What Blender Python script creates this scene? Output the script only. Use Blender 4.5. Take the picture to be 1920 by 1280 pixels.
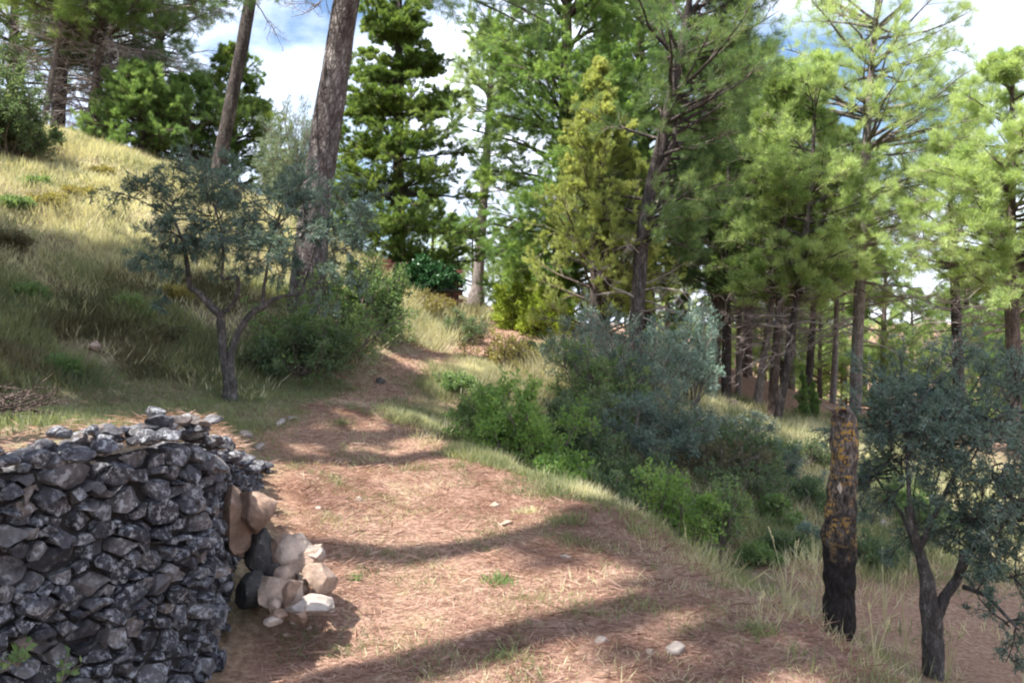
import bpy, math
import numpy as np
from mathutils import Vector

for _o in list(bpy.data.objects):
    bpy.data.objects.remove(_o)
S = bpy.context.scene
COL = S.collection

# ------------------------------------------------------------------ camera
F = 1663.0                       # focal length in pixels of the 1920 px wide photograph
PITCH = math.atan(40 / F)
CAMZ = 1.6
cam = bpy.data.cameras.new('camera')
cam.sensor_width = 36.0
cam.lens = F / 1920 * 36.0
cam.clip_start = 0.05
cam.clip_end = 3000
camo = bpy.data.objects.new('camera', cam)
COL.objects.link(camo)
camo.location = (0, 0, CAMZ)
camo.rotation_euler = (math.radians(90) - PITCH, 0, 0)
S.camera = camo

# ------------------------------------------------------------------ light
SUN_EL = math.radians(62)
SUN_AZ = (-0.85, -0.527)
TOSUN = Vector((SUN_AZ[0] * math.cos(SUN_EL), SUN_AZ[1] * math.cos(SUN_EL), math.sin(SUN_EL)))
sl = bpy.data.lights.new('sun', 'SUN')
sl.energy = 4.4
sl.angle = math.radians(0.6)
sl.color = (1.0, 0.955, 0.88)
slo = bpy.data.objects.new('sun', sl)
COL.objects.link(slo)
slo.rotation_euler = TOSUN.to_track_quat('Z', 'Y').to_euler()
slo.location = (-20, -10, 30)

W = bpy.data.worlds.new('World')
S.world = W
W.use_nodes = True
nt = W.node_tree
nt.nodes.clear()
wo = nt.nodes.new('ShaderNodeOutputWorld')
bg = nt.nodes.new('ShaderNodeBackground')
bg.inputs['Strength'].default_value = 0.11
sky = nt.nodes.new('ShaderNodeTexSky')
sky.sky_type = 'NISHITA'
sky.sun_disc = False
sky.dust_density = 0.3
sky.ozone_density = 2.0
sky.sun_elevation = SUN_EL
sky.sun_rotation = math.atan2(SUN_AZ[0], SUN_AZ[1])
tc = nt.nodes.new('ShaderNodeTexCoord')
mp = nt.nodes.new('ShaderNodeMapping')
mp.inputs['Scale'].default_value = (1.0, 1.0, 2.0)
mp.inputs['Location'].default_value = (0.42825, 1.18405, 4.00637)
nz = nt.nodes.new('ShaderNodeTexNoise')
nz.inputs['Scale'].default_value = 3.2
nz.inputs['Detail'].default_value = 7
nz.inputs['Roughness'].default_value = 0.55
rp = nt.nodes.new('ShaderNodeValToRGB')
rp.color_ramp.elements[0].position = 0.37
rp.color_ramp.elements[0].color = (0, 0, 0, 1)
rp.color_ramp.elements[1].position = 0.55
rp.color_ramp.elements[1].color = (1, 1, 1, 1)
mx = nt.nodes.new('ShaderNodeMix')
mx.data_type = 'RGBA'
mx.inputs['B'].default_value = (5.2, 5.6, 6.7, 1)
nt.links.new(tc.outputs['Generated'], mp.inputs['Vector'])
nt.links.new(mp.outputs['Vector'], nz.inputs['Vector'])
nt.links.new(nz.outputs['Fac'], rp.inputs['Fac'])
nt.links.new(rp.outputs['Color'], mx.inputs['Factor'])
tn = nt.nodes.new('ShaderNodeMix')
tn.data_type = 'RGBA'
tn.blend_type = 'MULTIPLY'
tn.inputs['Factor'].default_value = 1.0
tn.inputs['B'].default_value = (0.52, 0.55, 0.58, 1)
nt.links.new(sky.outputs['Color'], tn.inputs['A'])
nt.links.new(tn.outputs['Result'], mx.inputs['A'])
nt.links.new(mx.outputs['Result'], bg.inputs['Color'])
nt.links.new(bg.outputs['Background'], wo.inputs['Surface'])

S.view_settings.view_transform = 'Standard'
S.view_settings.look = 'None'
S.view_settings.gamma = 1
S.view_settings.use_curve_mapping = False
S.view_settings.exposure = 1.75
S.render.engine = 'CYCLES'
S.cycles.pixel_filter_type = 'BLACKMAN_HARRIS'
S.cycles.filter_width = 2.1        # the photograph is soft all over
S.cycles.max_bounces = 6
S.cycles.diffuse_bounces = 4
S.cycles.glossy_bounces = 2
S.cycles.transmission_bounces = 3
S.cycles.transparent_max_bounces = 4
S.cycles.use_denoising = True
try:
    S.cycles.denoiser = 'OPENIMAGEDENOISE'
except Exception:
    pass

# ------------------------------------------------------------------ helpers
def at(px, py, Y):
    u = (px - 960) / F
    v = (640 - py) / F
    dy = math.cos(PITCH) + v * math.sin(PITCH)
    dz = -math.sin(PITCH) + v * math.cos(PITCH)
    return np.array([Y * u / dy, Y, CAMZ + Y * dz / dy])

def atz(px, py, z):
    v = (640 - py) / F
    dy = math.cos(PITCH) + v * math.sin(PITCH)
    dz = -math.sin(PITCH) + v * math.cos(PITCH)
    return at(px, py, (z - CAMZ) * dy / dz)

def tag(o, label=None, cat=None, group=None, kind=None):
    if label: o['label'] = label
    if cat: o['category'] = cat
    if group: o['group'] = group
    if kind: o['kind'] = kind
    return o

def thing(name, label, cat, loc, group=None):
    o = bpy.data.objects.new(name, None)
    COL.objects.link(o)
    o.location = [float(c) for c in loc]
    o.empty_display_size = 0.2
    return tag(o, label, cat, group)

def copy_thing(root, loc, rotz, scale, label, group):
    r = root.copy()
    COL.objects.link(r)
    r.location = [float(c) for c in loc]
    r.rotation_euler = (0, 0, rotz)
    r.scale = (scale, scale, scale)
    r['label'] = label
    r['group'] = group
    for ch in list(root.children):
        c = ch.copy()
        COL.objects.link(c)
        c.parent = r
    return r

class MB:
    """collects vertex / face arrays and links them as one mesh object"""
    def __init__(self):
        self.v = []; self.f = {3: [], 4: []}; self.t = {3: [], 4: []}; self.m = {3: [], 4: []}; self.n = 0
    def add(self, v, f, tint=0.5, mat=0):
        v = np.asarray(v, float).reshape(-1, 3); f = np.asarray(f, np.int64)
        if len(f) == 0: return
        k = f.shape[1]
        self.v.append(v); self.f[k].append(f + self.n); self.n += len(v)
        self.t[k].append(np.broadcast_to(np.asarray(tint, float), (len(f),)).copy())
        self.m[k].append(np.full(len(f), mat, np.int32))
    def build(self, name, mats, parent=None, origin=None, smooth=True, attrs=None, sharp=None):
        if not isinstance(mats, (list, tuple)): mats = [mats]
        V = np.concatenate(self.v)
        org = np.zeros(3)
        if origin is not None: org = np.asarray(origin, float)
        V = V - org
        me = bpy.data.meshes.new(name)
        f3 = np.concatenate(self.f[3]) if self.f[3] else np.zeros((0, 3), np.int64)
        f4 = np.concatenate(self.f[4]) if self.f[4] else np.zeros((0, 4), np.int64)
        loops = np.concatenate([f3.ravel(), f4.ravel()]).astype(np.int32)
        nf = len(f3) + len(f4)
        starts = np.concatenate([np.arange(len(f3)) * 3, len(f3) * 3 + np.arange(len(f4)) * 4]).astype(np.int32)
        me.vertices.add(len(V)); me.vertices.foreach_set('co', V.astype(np.float32).ravel())
        me.loops.add(len(loops)); me.loops.foreach_set('vertex_index', loops)
        me.polygons.add(nf); me.polygons.foreach_set('loop_start', starts)
        mi = np.concatenate(self.m[3] + self.m[4]) if nf else np.zeros(0, np.int32)
        me.polygons.foreach_set('material_index', mi)
        me.polygons.foreach_set('use_smooth', np.full(nf, smooth, bool))
        a = me.attributes.new('tint', 'FLOAT', 'FACE')
        a.data.foreach_set('value', np.concatenate(self.t[3] + self.t[4]).astype(np.float32))
        if attrs:
            for k, val in attrs.items():
                aa = me.attributes.new(k, 'FLOAT', 'POINT')
                aa.data.foreach_set('value', np.asarray(val, np.float32))
        me.update(calc_edges=True)
        if sharp: me.set_sharp_from_angle(angle=math.radians(sharp))
        for m in mats: me.materials.append(m)
        o = bpy.data.objects.new(name, me)
        COL.objects.link(o)
        if parent is not None:
            o.parent = parent
        elif origin is not None:
            o.location = [float(c) for c in org]
        return o

def nrm(a):
    return a / np.maximum(np.linalg.norm(a, axis=-1, keepdims=True), 1e-9)

def sines(p, seed, scale, octaves=3, rough=0.5):
    """cheap smooth noise about -1..1 at points p (N,k)"""
    r = np.random.default_rng(seed)
    out = np.zeros(len(p)); amp = 1.0; tot = 0
    for o in range(octaves):
        acc = 0
        for i in range(5):
            k = r.normal(size=p.shape[1]); k = k / np.linalg.norm(k) * scale * (2 ** o) * r.uniform(0.7, 1.4)
            acc = acc + np.sin(p @ k * 2 * np.pi + r.uniform(0, 6.28))
        out += amp * acc / 2.2; tot += amp; amp *= rough
    return out / tot

# ------------------------------------------------------------------ materials
def newmat(name):
    m = bpy.data.materials.new(name); m.use_nodes = True
    t = m.node_tree; t.nodes.clear()
    out = t.nodes.new('ShaderNodeOutputMaterial')
    return m, t, out

def ramp(t, fac, stops):
    r = t.nodes.new('ShaderNodeValToRGB')
    el = r.color_ramp.elements
    while len(el) < len(stops): el.new(0.5)
    for e, (p, c) in zip(el, stops):
        e.position = p; e.color = (*c, 1)
    t.links.new(fac, r.inputs['Fac'])
    return r.outputs['Color']

def noise(t, scale, detail=4, rough=0.55, vec=None, coord='Object', stretch=None):
    n = t.nodes.new('ShaderNodeTexNoise')
    n.inputs['Scale'].default_value = scale; n.inputs['Detail'].default_value = detail
    n.inputs['Roughness'].default_value = rough
    if vec is None:
        c = t.nodes.new('ShaderNodeTexCoord'); vec = c.outputs[coord]
    if stretch:
        m = t.nodes.new('ShaderNodeMapping'); m.inputs['Scale'].default_value = stretch
        t.links.new(vec, m.inputs['Vector']); vec = m.outputs['Vector']
    t.links.new(vec, n.inputs['Vector'])
    return n.outputs['Fac']

def mixc(t, fac, a, b, mode='MIX'):
    m = t.nodes.new('ShaderNodeMix'); m.data_type = 'RGBA'; m.blend_type = mode
    for s, v in (('Factor', fac), ('A', a), ('B', b)):
        if isinstance(v, (int, float)): m.inputs[s].default_value = v
        elif isinstance(v, tuple): m.inputs[s].default_value = (*v, 1)
        else: t.links.new(v, m.inputs[s])
    return m.outputs['Result']

def attr(t, name):
    a = t.nodes.new('ShaderNodeAttribute'); a.attribute_name = name
    return a.outputs['Fac']

def finish(t, out, col, rough=0.85, bump=None, dist=0.02, strength=0.6, spec=0.2):
    b = t.nodes.new('ShaderNodeBsdfPrincipled')
    if isinstance(col, tuple): b.inputs['Base Color'].default_value = (*col, 1)
    else: t.links.new(col, b.inputs['Base Color'])
    b.inputs['Roughness'].default_value = rough
    b.inputs['Specular IOR Level'].default_value = spec
    if bump is not None:
        bp = t.nodes.new('ShaderNodeBump'); bp.inputs['Distance'].default_value = dist
        bp.inputs['Strength'].default_value = strength
        t.links.new(bump, bp.inputs['Height']); t.links.new(bp.outputs['Normal'], b.inputs['Normal'])
    t.links.new(b.outputs['BSDF'], out.inputs['Surface'])
    return b

def leaf_mat(name, c0, c1, c2, trans=0.38, rough=0.55, spec=0.25):
    m, t, out = newmat(name)
    c = ramp(t, attr(t, 'tint'), [(0.0, c0), (0.5, c1), (1.0, c2)])
    b = t.nodes.new('ShaderNodeBsdfPrincipled')
    t.links.new(c, b.inputs['Base Color'])
    b.inputs['Roughness'].default_value = rough
    b.inputs['Specular IOR Level'].default_value = spec
    tr = t.nodes.new('ShaderNodeBsdfTranslucent')
    tc_ = mixc(t, 1.0, c, (1.75, 1.72, 1.05), 'MULTIPLY')
    t.links.new(tc_, tr.inputs['Color'])
    mxs = t.nodes.new('ShaderNodeMixShader'); mxs.inputs['Fac'].default_value = trans
    t.links.new(b.outputs['BSDF'], mxs.inputs[1]); t.links.new(tr.outputs['BSDF'], mxs.inputs[2])
    t.links.new(mxs.outputs['Shader'], out.inputs['Surface'])
    return m

def bark_mat(name, dark, mid, light, scale=14, zs=0.25, dist=0.03):
    m, t, out = newmat(name)
    c = t.nodes.new('ShaderNodeTexCoord')
    mpn = t.nodes.new('ShaderNodeMapping'); mpn.inputs['Scale'].default_value = (1, 1, zs)
    t.links.new(c.outputs['Object'], mpn.inputs['Vector'])
    n1 = noise(t, scale, 5, 0.65, vec=mpn.outputs['Vector'])
    vo = t.nodes.new('ShaderNodeTexVoronoi'); vo.feature = 'DISTANCE_TO_EDGE'; vo.inputs['Scale'].default_value = scale * 2.0
    wv = mixc(t, 0.22, mpn.outputs['Vector'], noise(t, 9, 4, vec=mpn.outputs['Vector']), 'ADD')
    t.links.new(wv, vo.inputs['Vector'])
    crack = ramp(t, vo.outputs['Distance'], [(0.0, (0.25, 0.25, 0.25)), (0.22, (1, 1, 1))])
    base = ramp(t, n1, [(0.3, dark), (0.5, mid), (0.72, light)])
    big = ramp(t, noise(t, 1.7, 3, vec=c.outputs['Object']), [(0.35, (0.75, 0.72, 0.7)), (0.65, (1.1, 1.08, 1.05))])
    col = mixc(t, 1.0, base, big, 'MULTIPLY')
    col = mixc(t, crack, dark, col)
    h = mixc(t, 0.5, crack, n1)
    finish(t, out, col, 0.9, h, dist, 0.9, 0.15)
    return m

def stone_mat(name, cols, lichen=0.5, lcol=(0.42, 0.42, 0.40), scale=3.0):
    m, t, out = newmat(name)
    c = t.nodes.new('ShaderNodeTexCoord'); v = c.outputs['Object']
    n1 = noise(t, scale * 3, 6, 0.65, vec=v)
    tint = attr(t, 'tint')
    base = ramp(t, tint, [(i / (len(cols) - 1), cc) for i, cc in enumerate(cols)])
    var = ramp(t, n1, [(0.3, (0.5, 0.48, 0.46)), (0.5, (0.95, 0.95, 0.95)), (0.72, (1.55, 1.5, 1.45))])
    col = mixc(t, 1.0, base, var, 'MULTIPLY')
    n2 = noise(t, scale * 5.5, 5, 0.7, vec=v)
    lm = ramp(t, n2, [(0.66 - 0.14 * lichen, (0, 0, 0)), (0.74 - 0.14 * lichen, (1, 1, 1))])
    n4 = noise(t, scale * 1.3, 2, 0.5, vec=v)
    lm = mixc(t, 1.0, lm, ramp(t, n4, [(0.36, (0, 0, 0)), (0.55, (1, 1, 1))]), 'MULTIPLY')
    col = mixc(t, lm, col, lcol)
    n3 = noise(t, scale * 14, 6, 0.75, vec=v)
    finish(t, out, col, 0.9, mixc(t, 0.5, n1, n3), 0.035, 0.75, 0.04)
    return m

M = {}
M['bark_grey'] = bark_mat('pine_bark', (0.055, 0.04, 0.038), (0.16, 0.142, 0.138), (0.40, 0.375, 0.365), 11, 0.35, 0.05)
M['bark_dark'] = bark_mat('dark_pine_bark', (0.03, 0.025, 0.023), (0.10, 0.085, 0.08), (0.22, 0.195, 0.18), 14, 0.3)
M['bark_pale'] = bark_mat('pale_pine_bark', (0.12, 0.10, 0.095), (0.30, 0.265, 0.25), (0.48, 0.44, 0.42), 16, 0.35)
M['bark_brown'] = bark_mat('brown_pine_bark', (0.05, 0.038, 0.034), (0.15, 0.115, 0.10), (0.28, 0.23, 0.20), 14, 0.3)
M['bark_olive'] = bark_mat('olive_bark', (0.04, 0.036, 0.033), (0.12, 0.11, 0.10), (0.28, 0.26, 0.24), 22, 0.4, 0.015)
M['twig'] = bark_mat('twig_bark', (0.10, 0.08, 0.07), (0.20, 0.165, 0.145), (0.32, 0.27, 0.24), 20, 0.5, 0.003)
M['twig_dead'] = leaf_mat('dead_twig', (0.16, 0.125, 0.115), (0.25, 0.205, 0.19), (0.36, 0.31, 0.29), 0.05)
M['pine'] = leaf_mat('pine_needles', (0.085, 0.145, 0.05), (0.155, 0.225, 0.08), (0.28, 0.335, 0.135), 0.48)
M['pine_bright'] = leaf_mat('bright_pine_needles', (0.19, 0.27, 0.11), (0.3, 0.385, 0.17), (0.41, 0.475, 0.25), 0.5)
M['pine_dark'] = leaf_mat('dark_pine_needles', (0.055, 0.105, 0.05), (0.1, 0.16, 0.065), (0.19, 0.24, 0.1), 0.45)
M['fir'] = leaf_mat('fir_needles', (0.06, 0.11, 0.032), (0.13, 0.2, 0.055), (0.26, 0.32, 0.1), 0.4)
M['cedar'] = leaf_mat('cedar_needles', (0.085, 0.155, 0.05), (0.155, 0.245, 0.08), (0.28, 0.36, 0.13), 0.46)
M['young'] = leaf_mat('young_conifer_needles', (0.09, 0.155, 0.06), (0.155, 0.24, 0.085), (0.26, 0.345, 0.13), 0.46)
M['juniper'] = leaf_mat('juniper_sprays', (0.19, 0.235, 0.08), (0.31, 0.35, 0.125), (0.43, 0.445, 0.2), 0.5)
M['arbor'] = leaf_mat('arborvitae_sprays', (0.16, 0.23, 0.04), (0.27, 0.34, 0.06), (0.38, 0.43, 0.1), 0.45)
M['olive'] = leaf_mat('olive_leaves', (0.055, 0.095, 0.08), (0.11, 0.16, 0.13), (0.225, 0.28, 0.24), 0.26)
M['silver'] = leaf_mat('sunlit_silver_leaves', (0.10, 0.17, 0.12), (0.20, 0.29, 0.23), (0.38, 0.46, 0.40), 0.2, 0.45, 0.35)  # silvery olive leaf, paler to put the sunlit side into its colour
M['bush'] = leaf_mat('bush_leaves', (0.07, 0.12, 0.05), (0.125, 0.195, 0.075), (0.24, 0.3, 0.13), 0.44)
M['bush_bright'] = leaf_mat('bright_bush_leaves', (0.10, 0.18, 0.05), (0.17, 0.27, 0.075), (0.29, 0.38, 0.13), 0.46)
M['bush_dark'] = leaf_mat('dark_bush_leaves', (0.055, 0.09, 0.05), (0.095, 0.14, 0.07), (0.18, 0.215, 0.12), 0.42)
M['bush_dry'] = leaf_mat('dry_bush_leaves', (0.14, 0.12, 0.04), (0.22, 0.20, 0.065), (0.30, 0.24, 0.09), 0.35)
M['grey_shrub'] = leaf_mat('feathery_grey_leaves', (0.10, 0.14, 0.09), (0.17, 0.22, 0.15), (0.26, 0.30, 0.22), 0.35)
M['ivy'] = leaf_mat('ivy_leaves', (0.012, 0.045, 0.015), (0.022, 0.075, 0.024), (0.05, 0.12, 0.045), 0.2, 0.4, 0.4)
M['dry'] = leaf_mat('dry_grass', (0.3, 0.275, 0.18), (0.445, 0.415, 0.275), (0.58, 0.555, 0.4), 0.38)
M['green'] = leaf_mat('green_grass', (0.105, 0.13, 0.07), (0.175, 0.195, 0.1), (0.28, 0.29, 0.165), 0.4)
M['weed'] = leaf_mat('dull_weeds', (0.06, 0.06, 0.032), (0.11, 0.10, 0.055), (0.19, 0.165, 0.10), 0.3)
M['litter'] = leaf_mat('pine_litter', (0.125, 0.07, 0.053), (0.285, 0.165, 0.122), (0.47, 0.33, 0.26), 0.15)
M['stone'] = stone_mat('grey_wall_stone', [(0.042, 0.041, 0.048), (0.065, 0.064, 0.073), (0.092, 0.09, 0.1), (0.122, 0.115, 0.116), (0.175, 0.14, 0.12)], 1.15, (0.30, 0.305, 0.32), 6.5)
M['pillar'] = stone_mat('pillar_stone', [(0.16, 0.145, 0.135), (0.24, 0.22, 0.205), (0.30, 0.28, 0.26)], .4, (0.38, 0.37, 0.36), 5.0)
M['rock'] = stone_mat('tan_rock', [(0.24, 0.165, 0.125), (0.31, 0.23, 0.18), (0.38, 0.30, 0.245), (0.42, 0.36, 0.31)], 0.3, (0.46, 0.43, 0.40))
M['rock_dark'] = stone_mat('dark_rock', [(0.05, 0.05, 0.05), (0.09, 0.085, 0.08)], 0.3)
M['rock_pale'] = stone_mat('pale_stone', [(0.24, 0.20, 0.175), (0.36, 0.315, 0.28)], 0.3, (0.45, 0.42, 0.40))
M['core'] = newmat('wall_earth')[0]
_m = M['core']; finish(_m.node_tree, _m.node_tree.nodes['Material Output'], (0.03, 0.026, 0.024), 0.95)

# ------------------------------------------------------------------ terrain
CP = [  # px, py, depth
    (960, 1280, 3.92), (600, 1280, 3.92), (1300, 1280, 3.92), (1590, 1270, 4.1),
    (960, 1100, 5.2), (700, 1100, 5.15), (1300, 1100, 5.3), (1480, 1140, 4.95),
    (960, 950, 6.9), (740, 960, 6.6), (1200, 970, 6.75), (1000, 900, 7.75),
    (600, 905, 6.9), (700, 850, 8.3), (870, 850, 8.65), (780, 800, 9.2),
    (600, 795, 8.7), (700, 760, 10.1), (430, 752, 9.4), (560, 758, 9.6), (0, 770, 7.3), (200, 765, 8.3),
    (760, 702, 12.0), (825, 668, 13.4), (900, 634, 16.8), (1000, 614, 20), (1130, 620, 20), (950, 602, 26), (1100, 604, 27),
    (890, 592, 19.2), (850, 588, 18.3), (700, 535, 17.2), (750, 640, 15),
    (680, 730, 11.1), (600, 570, 13), (450, 530, 13), (300, 500, 12.5), (200, 620, 10.3), (350, 640, 10.8), (100, 450, 12),
    (0, 520, 10.4), (0, 640, 8.9), (0, 300, 15), (150, 262, 17), (300, 315, 18), (400, 348, 18), (520, 400, 19), (600, 440, 17.5), (640, 510, 15.5),
    (1500, 880, 12.5), (1350, 765, 16), (1250, 950, 10), (1200, 720, 14), (1050, 720, 13), (1000, 665, 15),
    (1480, 800, 18), (1600, 800, 19), (1700, 850, 16), (1380, 770, 19), (1900, 1000, 10.8), (1650, 1000, 10.6), (1700, 1100, 8.3),
    (1850, 1280, 5.75), (1745, 1255, 5.85), (1575, 1192, 4.8),
]
CW = [tuple(at(*c)) for c in CP] + [
    (1.65, 7.2, -.6), (.95, 8.4, -.5), (.35, 9.6, -.3), (0, 10.8, .1), (2.3, 5.6, -.6), (2.6, 4.0, -.5), (2.5, 2.0, -.5), (1.4, 9.2, -.75), (2.2, 7.8, -.85),
    (0, 0, 0), (-1.5, 0, 0.02), (1.5, 0, -.05), (0, -6, 0), (-1.05, 4.3, -.07), (-1.2, 4.95, .17), (-1.4, 5.6, .27), (-1.0, 3.6, -.10), (-1.2, 2.0, 0),
    (-2.5, 5.0, .25), (-4, 3, .3), (-5.5, 5.5, 1.25), (-7, 6, 2.0), (-7, 2, 1.4), (-10, 6, 3.6), (-11, 0, 2.6), (-9, -8, 1.5), (4, -8, -.6),
    (10, 30, -1.2), (3, 40, .6), (20, 40, -2), (-8, 40, 5), (-22, 40, 8), (-15, 15, 6.0), (-30, 20, 9), (15, 15, -1.6), (10, 5, -1.3), (25, 0, -2),
    (-60, 0, 8), (60, 0, -4), (0, 75, 2), (0, -60, -1), (-50, 60, 12), (55, 60, -4),
]
CW = np.array(CW)
def _tps(r): return np.where(r > 1e-6, r * r * np.log(np.maximum(r, 1e-6)), 0)
def rbf_fit(P, smooth=0.002):
    n = len(P); D = np.linalg.norm(P[:, None, :2] - P[None, :, :2], axis=-1)
    A = np.zeros((n + 3, n + 3)); A[:n, :n] = _tps(D) + smooth * np.eye(n)
    A[:n, n] = 1; A[:n, n + 1:] = P[:, :2]; A[n, :n] = 1; A[n + 1:, :n] = P[:, :2].T
    return np.linalg.solve(A, np.concatenate([P[:, 2], np.zeros(3)]))
def rbf_eval(P, w, xy):
    out = np.empty(len(xy)); n = len(P)
    for i in range(0, len(xy), 20000):
        q = xy[i:i + 20000]
        D = np.linalg.norm(q[:, None] - P[None, :, :2], axis=-1)
        out[i:i + 20000] = _tps(D) @ w[:n] + w[n] + q @ w[n + 1:]
    return out
CWw = rbf_fit(CW)
TP = np.array([(-1.4, 4.2, 1.0), (-2.05, 7.2, .47), (-2.4, 8, .62), (-3, 9.4, .75), (-4.2, 7.3, .85), (-3, 6, .9), (-2.2, 5.2, .93),
               (-1.85, 6, .74), (-2.5, 3.5, 1.0), (-5, 4, 1.15), (-5, 2, 1.15), (-3, 1.5, 1.08), (-6, 6, 1.3), (-4, 0, 1.1)])
TPw = rbf_fit(TP)
WALL = np.array([(-2.43, 2.4), (-1.94, 3.2), (-1.39, 4.0), (-2.0, 7.1), (-2.35, 8.2)])
POLY = np.array(list(map(tuple, WALL)) + [(-3.0, 9.4), (-4.3, 7.5), (-6.5, 4.0), (-6, 1.5), (-3, 1.6)])
def poly_sd(xy, P):
    """signed distance, positive inside"""
    d = np.full(len(xy), 1e9); ins = np.zeros(len(xy), bool)
    for i in range(len(P)):
        a = P[i]; b = P[(i + 1) % len(P)]
        ab = b - a; tt = np.clip(((xy - a) @ ab) / (ab @ ab), 0, 1)
        d = np.minimum(d, np.linalg.norm(xy - a - tt[:, None] * ab, axis=1))
        c = ((a[1] > xy[:, 1]) != (b[1] > xy[:, 1]))
        with np.errstate(divide='ignore', invalid='ignore'):
            xi = (b[0] - a[0]) * (xy[:, 1] - a[1]) / (b[1] - a[1] + 1e-12) + a[0]
        ins ^= c & (xy[:, 0] < xi)
    return np.where(ins, d, -d)
def sstep(x, a, b):
    t = np.clip((x - a) / (b - a), 0, 1); return t * t * (3 - 2 * t)
def H(xy, micro=True):
    xy = np.atleast_2d(np.asarray(xy, float))
    R = np.linalg.norm(xy - np.array([0, 10.]), axis=1)
    q = xy.copy()
    far = R > 60
    if far.any(): q[far] = np.array([0, 10.]) + (q[far] - np.array([0, 10.])) * (60 / R[far])[:, None]
    h = rbf_eval(CW, CWw, q)
    w = sstep(poly_sd(q, POLY), 0.05, 0.2)
    near = w > 0
    if near.any():
        ht = rbf_eval(TP, TPw, q[near])
        h[near] = h[near] * (1 - w[near]) + ht * w[near]
    h = h * (1 - sstep(R, 60, 200)) + (-2.0) * sstep(R, 60, 200)
    if micro:
        h = h + 0.018 * sines(q, 5, 0.45, 3) + 0.008 * sines(q, 6, 2.2, 2)
        h = h + sstep(h, 1.2, 3.0) * 0.10 * sines(q, 7, 0.35, 3)
    return h
def Hz(x, y): return float(H([(x, y)])[0])

PL = np.array([(-1.0, 1.0), (-1.05, 4.0), (-1.2, 5.2), (-1.75, 7.0), (-2.15, 8.3), (-2.2, 9.5), (-1.95, 11), (-1.65, 12.2), (-1.2, 13.6), (-.6, 16.5), (-.2, 19), (0, 23)])
PR = np.array([(1.95, 1.0), (1.85, 4.0), (1.66, 4.95), (1.02, 6.74), (.19, 7.76), (-.47, 8.65), (-.95, 9.35), (-1.0, 10.6), (-.85, 12), (-.4, 13.6), (.3, 16.5), (2.2, 19), (3.0, 23)])
PATHPOLY = np.concatenate([PL, PR[::-1]])

def axis(lo, hi, fine, far0, far1):
    a = list(np.arange(lo, hi + 1e-6, fine)); s = fine
    x = a[-1]; up = []
    while x < far1: s *= 1.09; x += s; up.append(x)
    s = fine; x = a[0]; dn = []
    while x > far0: s *= 1.09; x -= s; dn.append(x)
    return np.array(dn[::-1] + a + up)
gx = axis(-6.5, 5.5, 0.07, -600, 600); gy = axis(2.2, 14.5, 0.07, -300, 900)
XX, YY = np.meshgrid(gx, gy); xy = np.stack([XX.ravel(), YY.ravel()], 1)
hz = H(xy)
nx_, ny_ = len(gx), len(gy)
idx = np.arange(nx_ * ny_).reshape(ny_, nx_)
quads = np.stack([idx[:-1, :-1], idx[:-1, 1:], idx[1:, 1:], idx[1:, :-1]], -1).reshape(-1, 4)
sdp = poly_sd(xy, PATHPOLY)
litter = sstep(sdp + 0.25 * sines(xy, 11, 0.8, 3) - .2 * sstep(xy[:, 1], 8, 9.5), -0.5, 0.35)
litter = np.maximum(litter, sstep(xy[:, 1], 17, 19) * sstep(xy[:, 0], -1, 1) * 0.8)
litter = np.maximum(litter, sstep(xy[:, 0], 2.2, 3.0) * sstep(-xy[:, 1], -10.5, -9) * 0.75)  # litter on the low right ground, raised so its colour carries sunlight too
litter = litter * (1 - .8 * sstep(poly_sd(xy, POLY), .35, .6))
dryv = np.clip(0.5 + 0.5 * sines(xy, 12, 0.25, 3) + 0.35 * sstep(hz, 1.6, 3), 0, 1)

m, t, out = newmat('ground_soil')
v = t.nodes.new('ShaderNodeTexCoord').outputs['Object']
n_f = noise(t, 26, 6, 0.7, vec=v); n_m = noise(t, 5, 5, 0.6, vec=v)
soil = ramp(t, n_f, [(0.3, (0.07, 0.05, 0.035)), (0.5, (0.15, 0.11, 0.07)), (0.72, (0.28, 0.22, 0.14))])
grs = ramp(t, n_f, [(0.3, (0.10, 0.09, 0.055)), (0.5, (0.21, 0.185, 0.11)), (0.72, (0.40, 0.35, 0.23))])
needle = ramp(t, n_f, [(0.28, (0.12, 0.065, 0.045)), (0.5, (0.29, 0.165, 0.115)), (0.74, (0.47, 0.32, 0.24))])
base = mixc(t, ramp(t, n_m, [(0.4, (0, 0, 0)), (0.62, (1, 1, 1))]), soil, grs)
col = mixc(t, attr(t, 'litter'), base, needle)
finish(t, out, col, 0.95, n_f, 0.03, 0.8, 0.1)
M['ground'] = m
g = MB(); g.add(np.column_stack([xy, hz]), quads)
ground = g.build('ground', M['ground'], attrs={'litter': litter, 'dry': dryv})
tag(ground, 'sloping earth and dry turf of the terraced hillside', 'ground', kind='structure')

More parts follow.
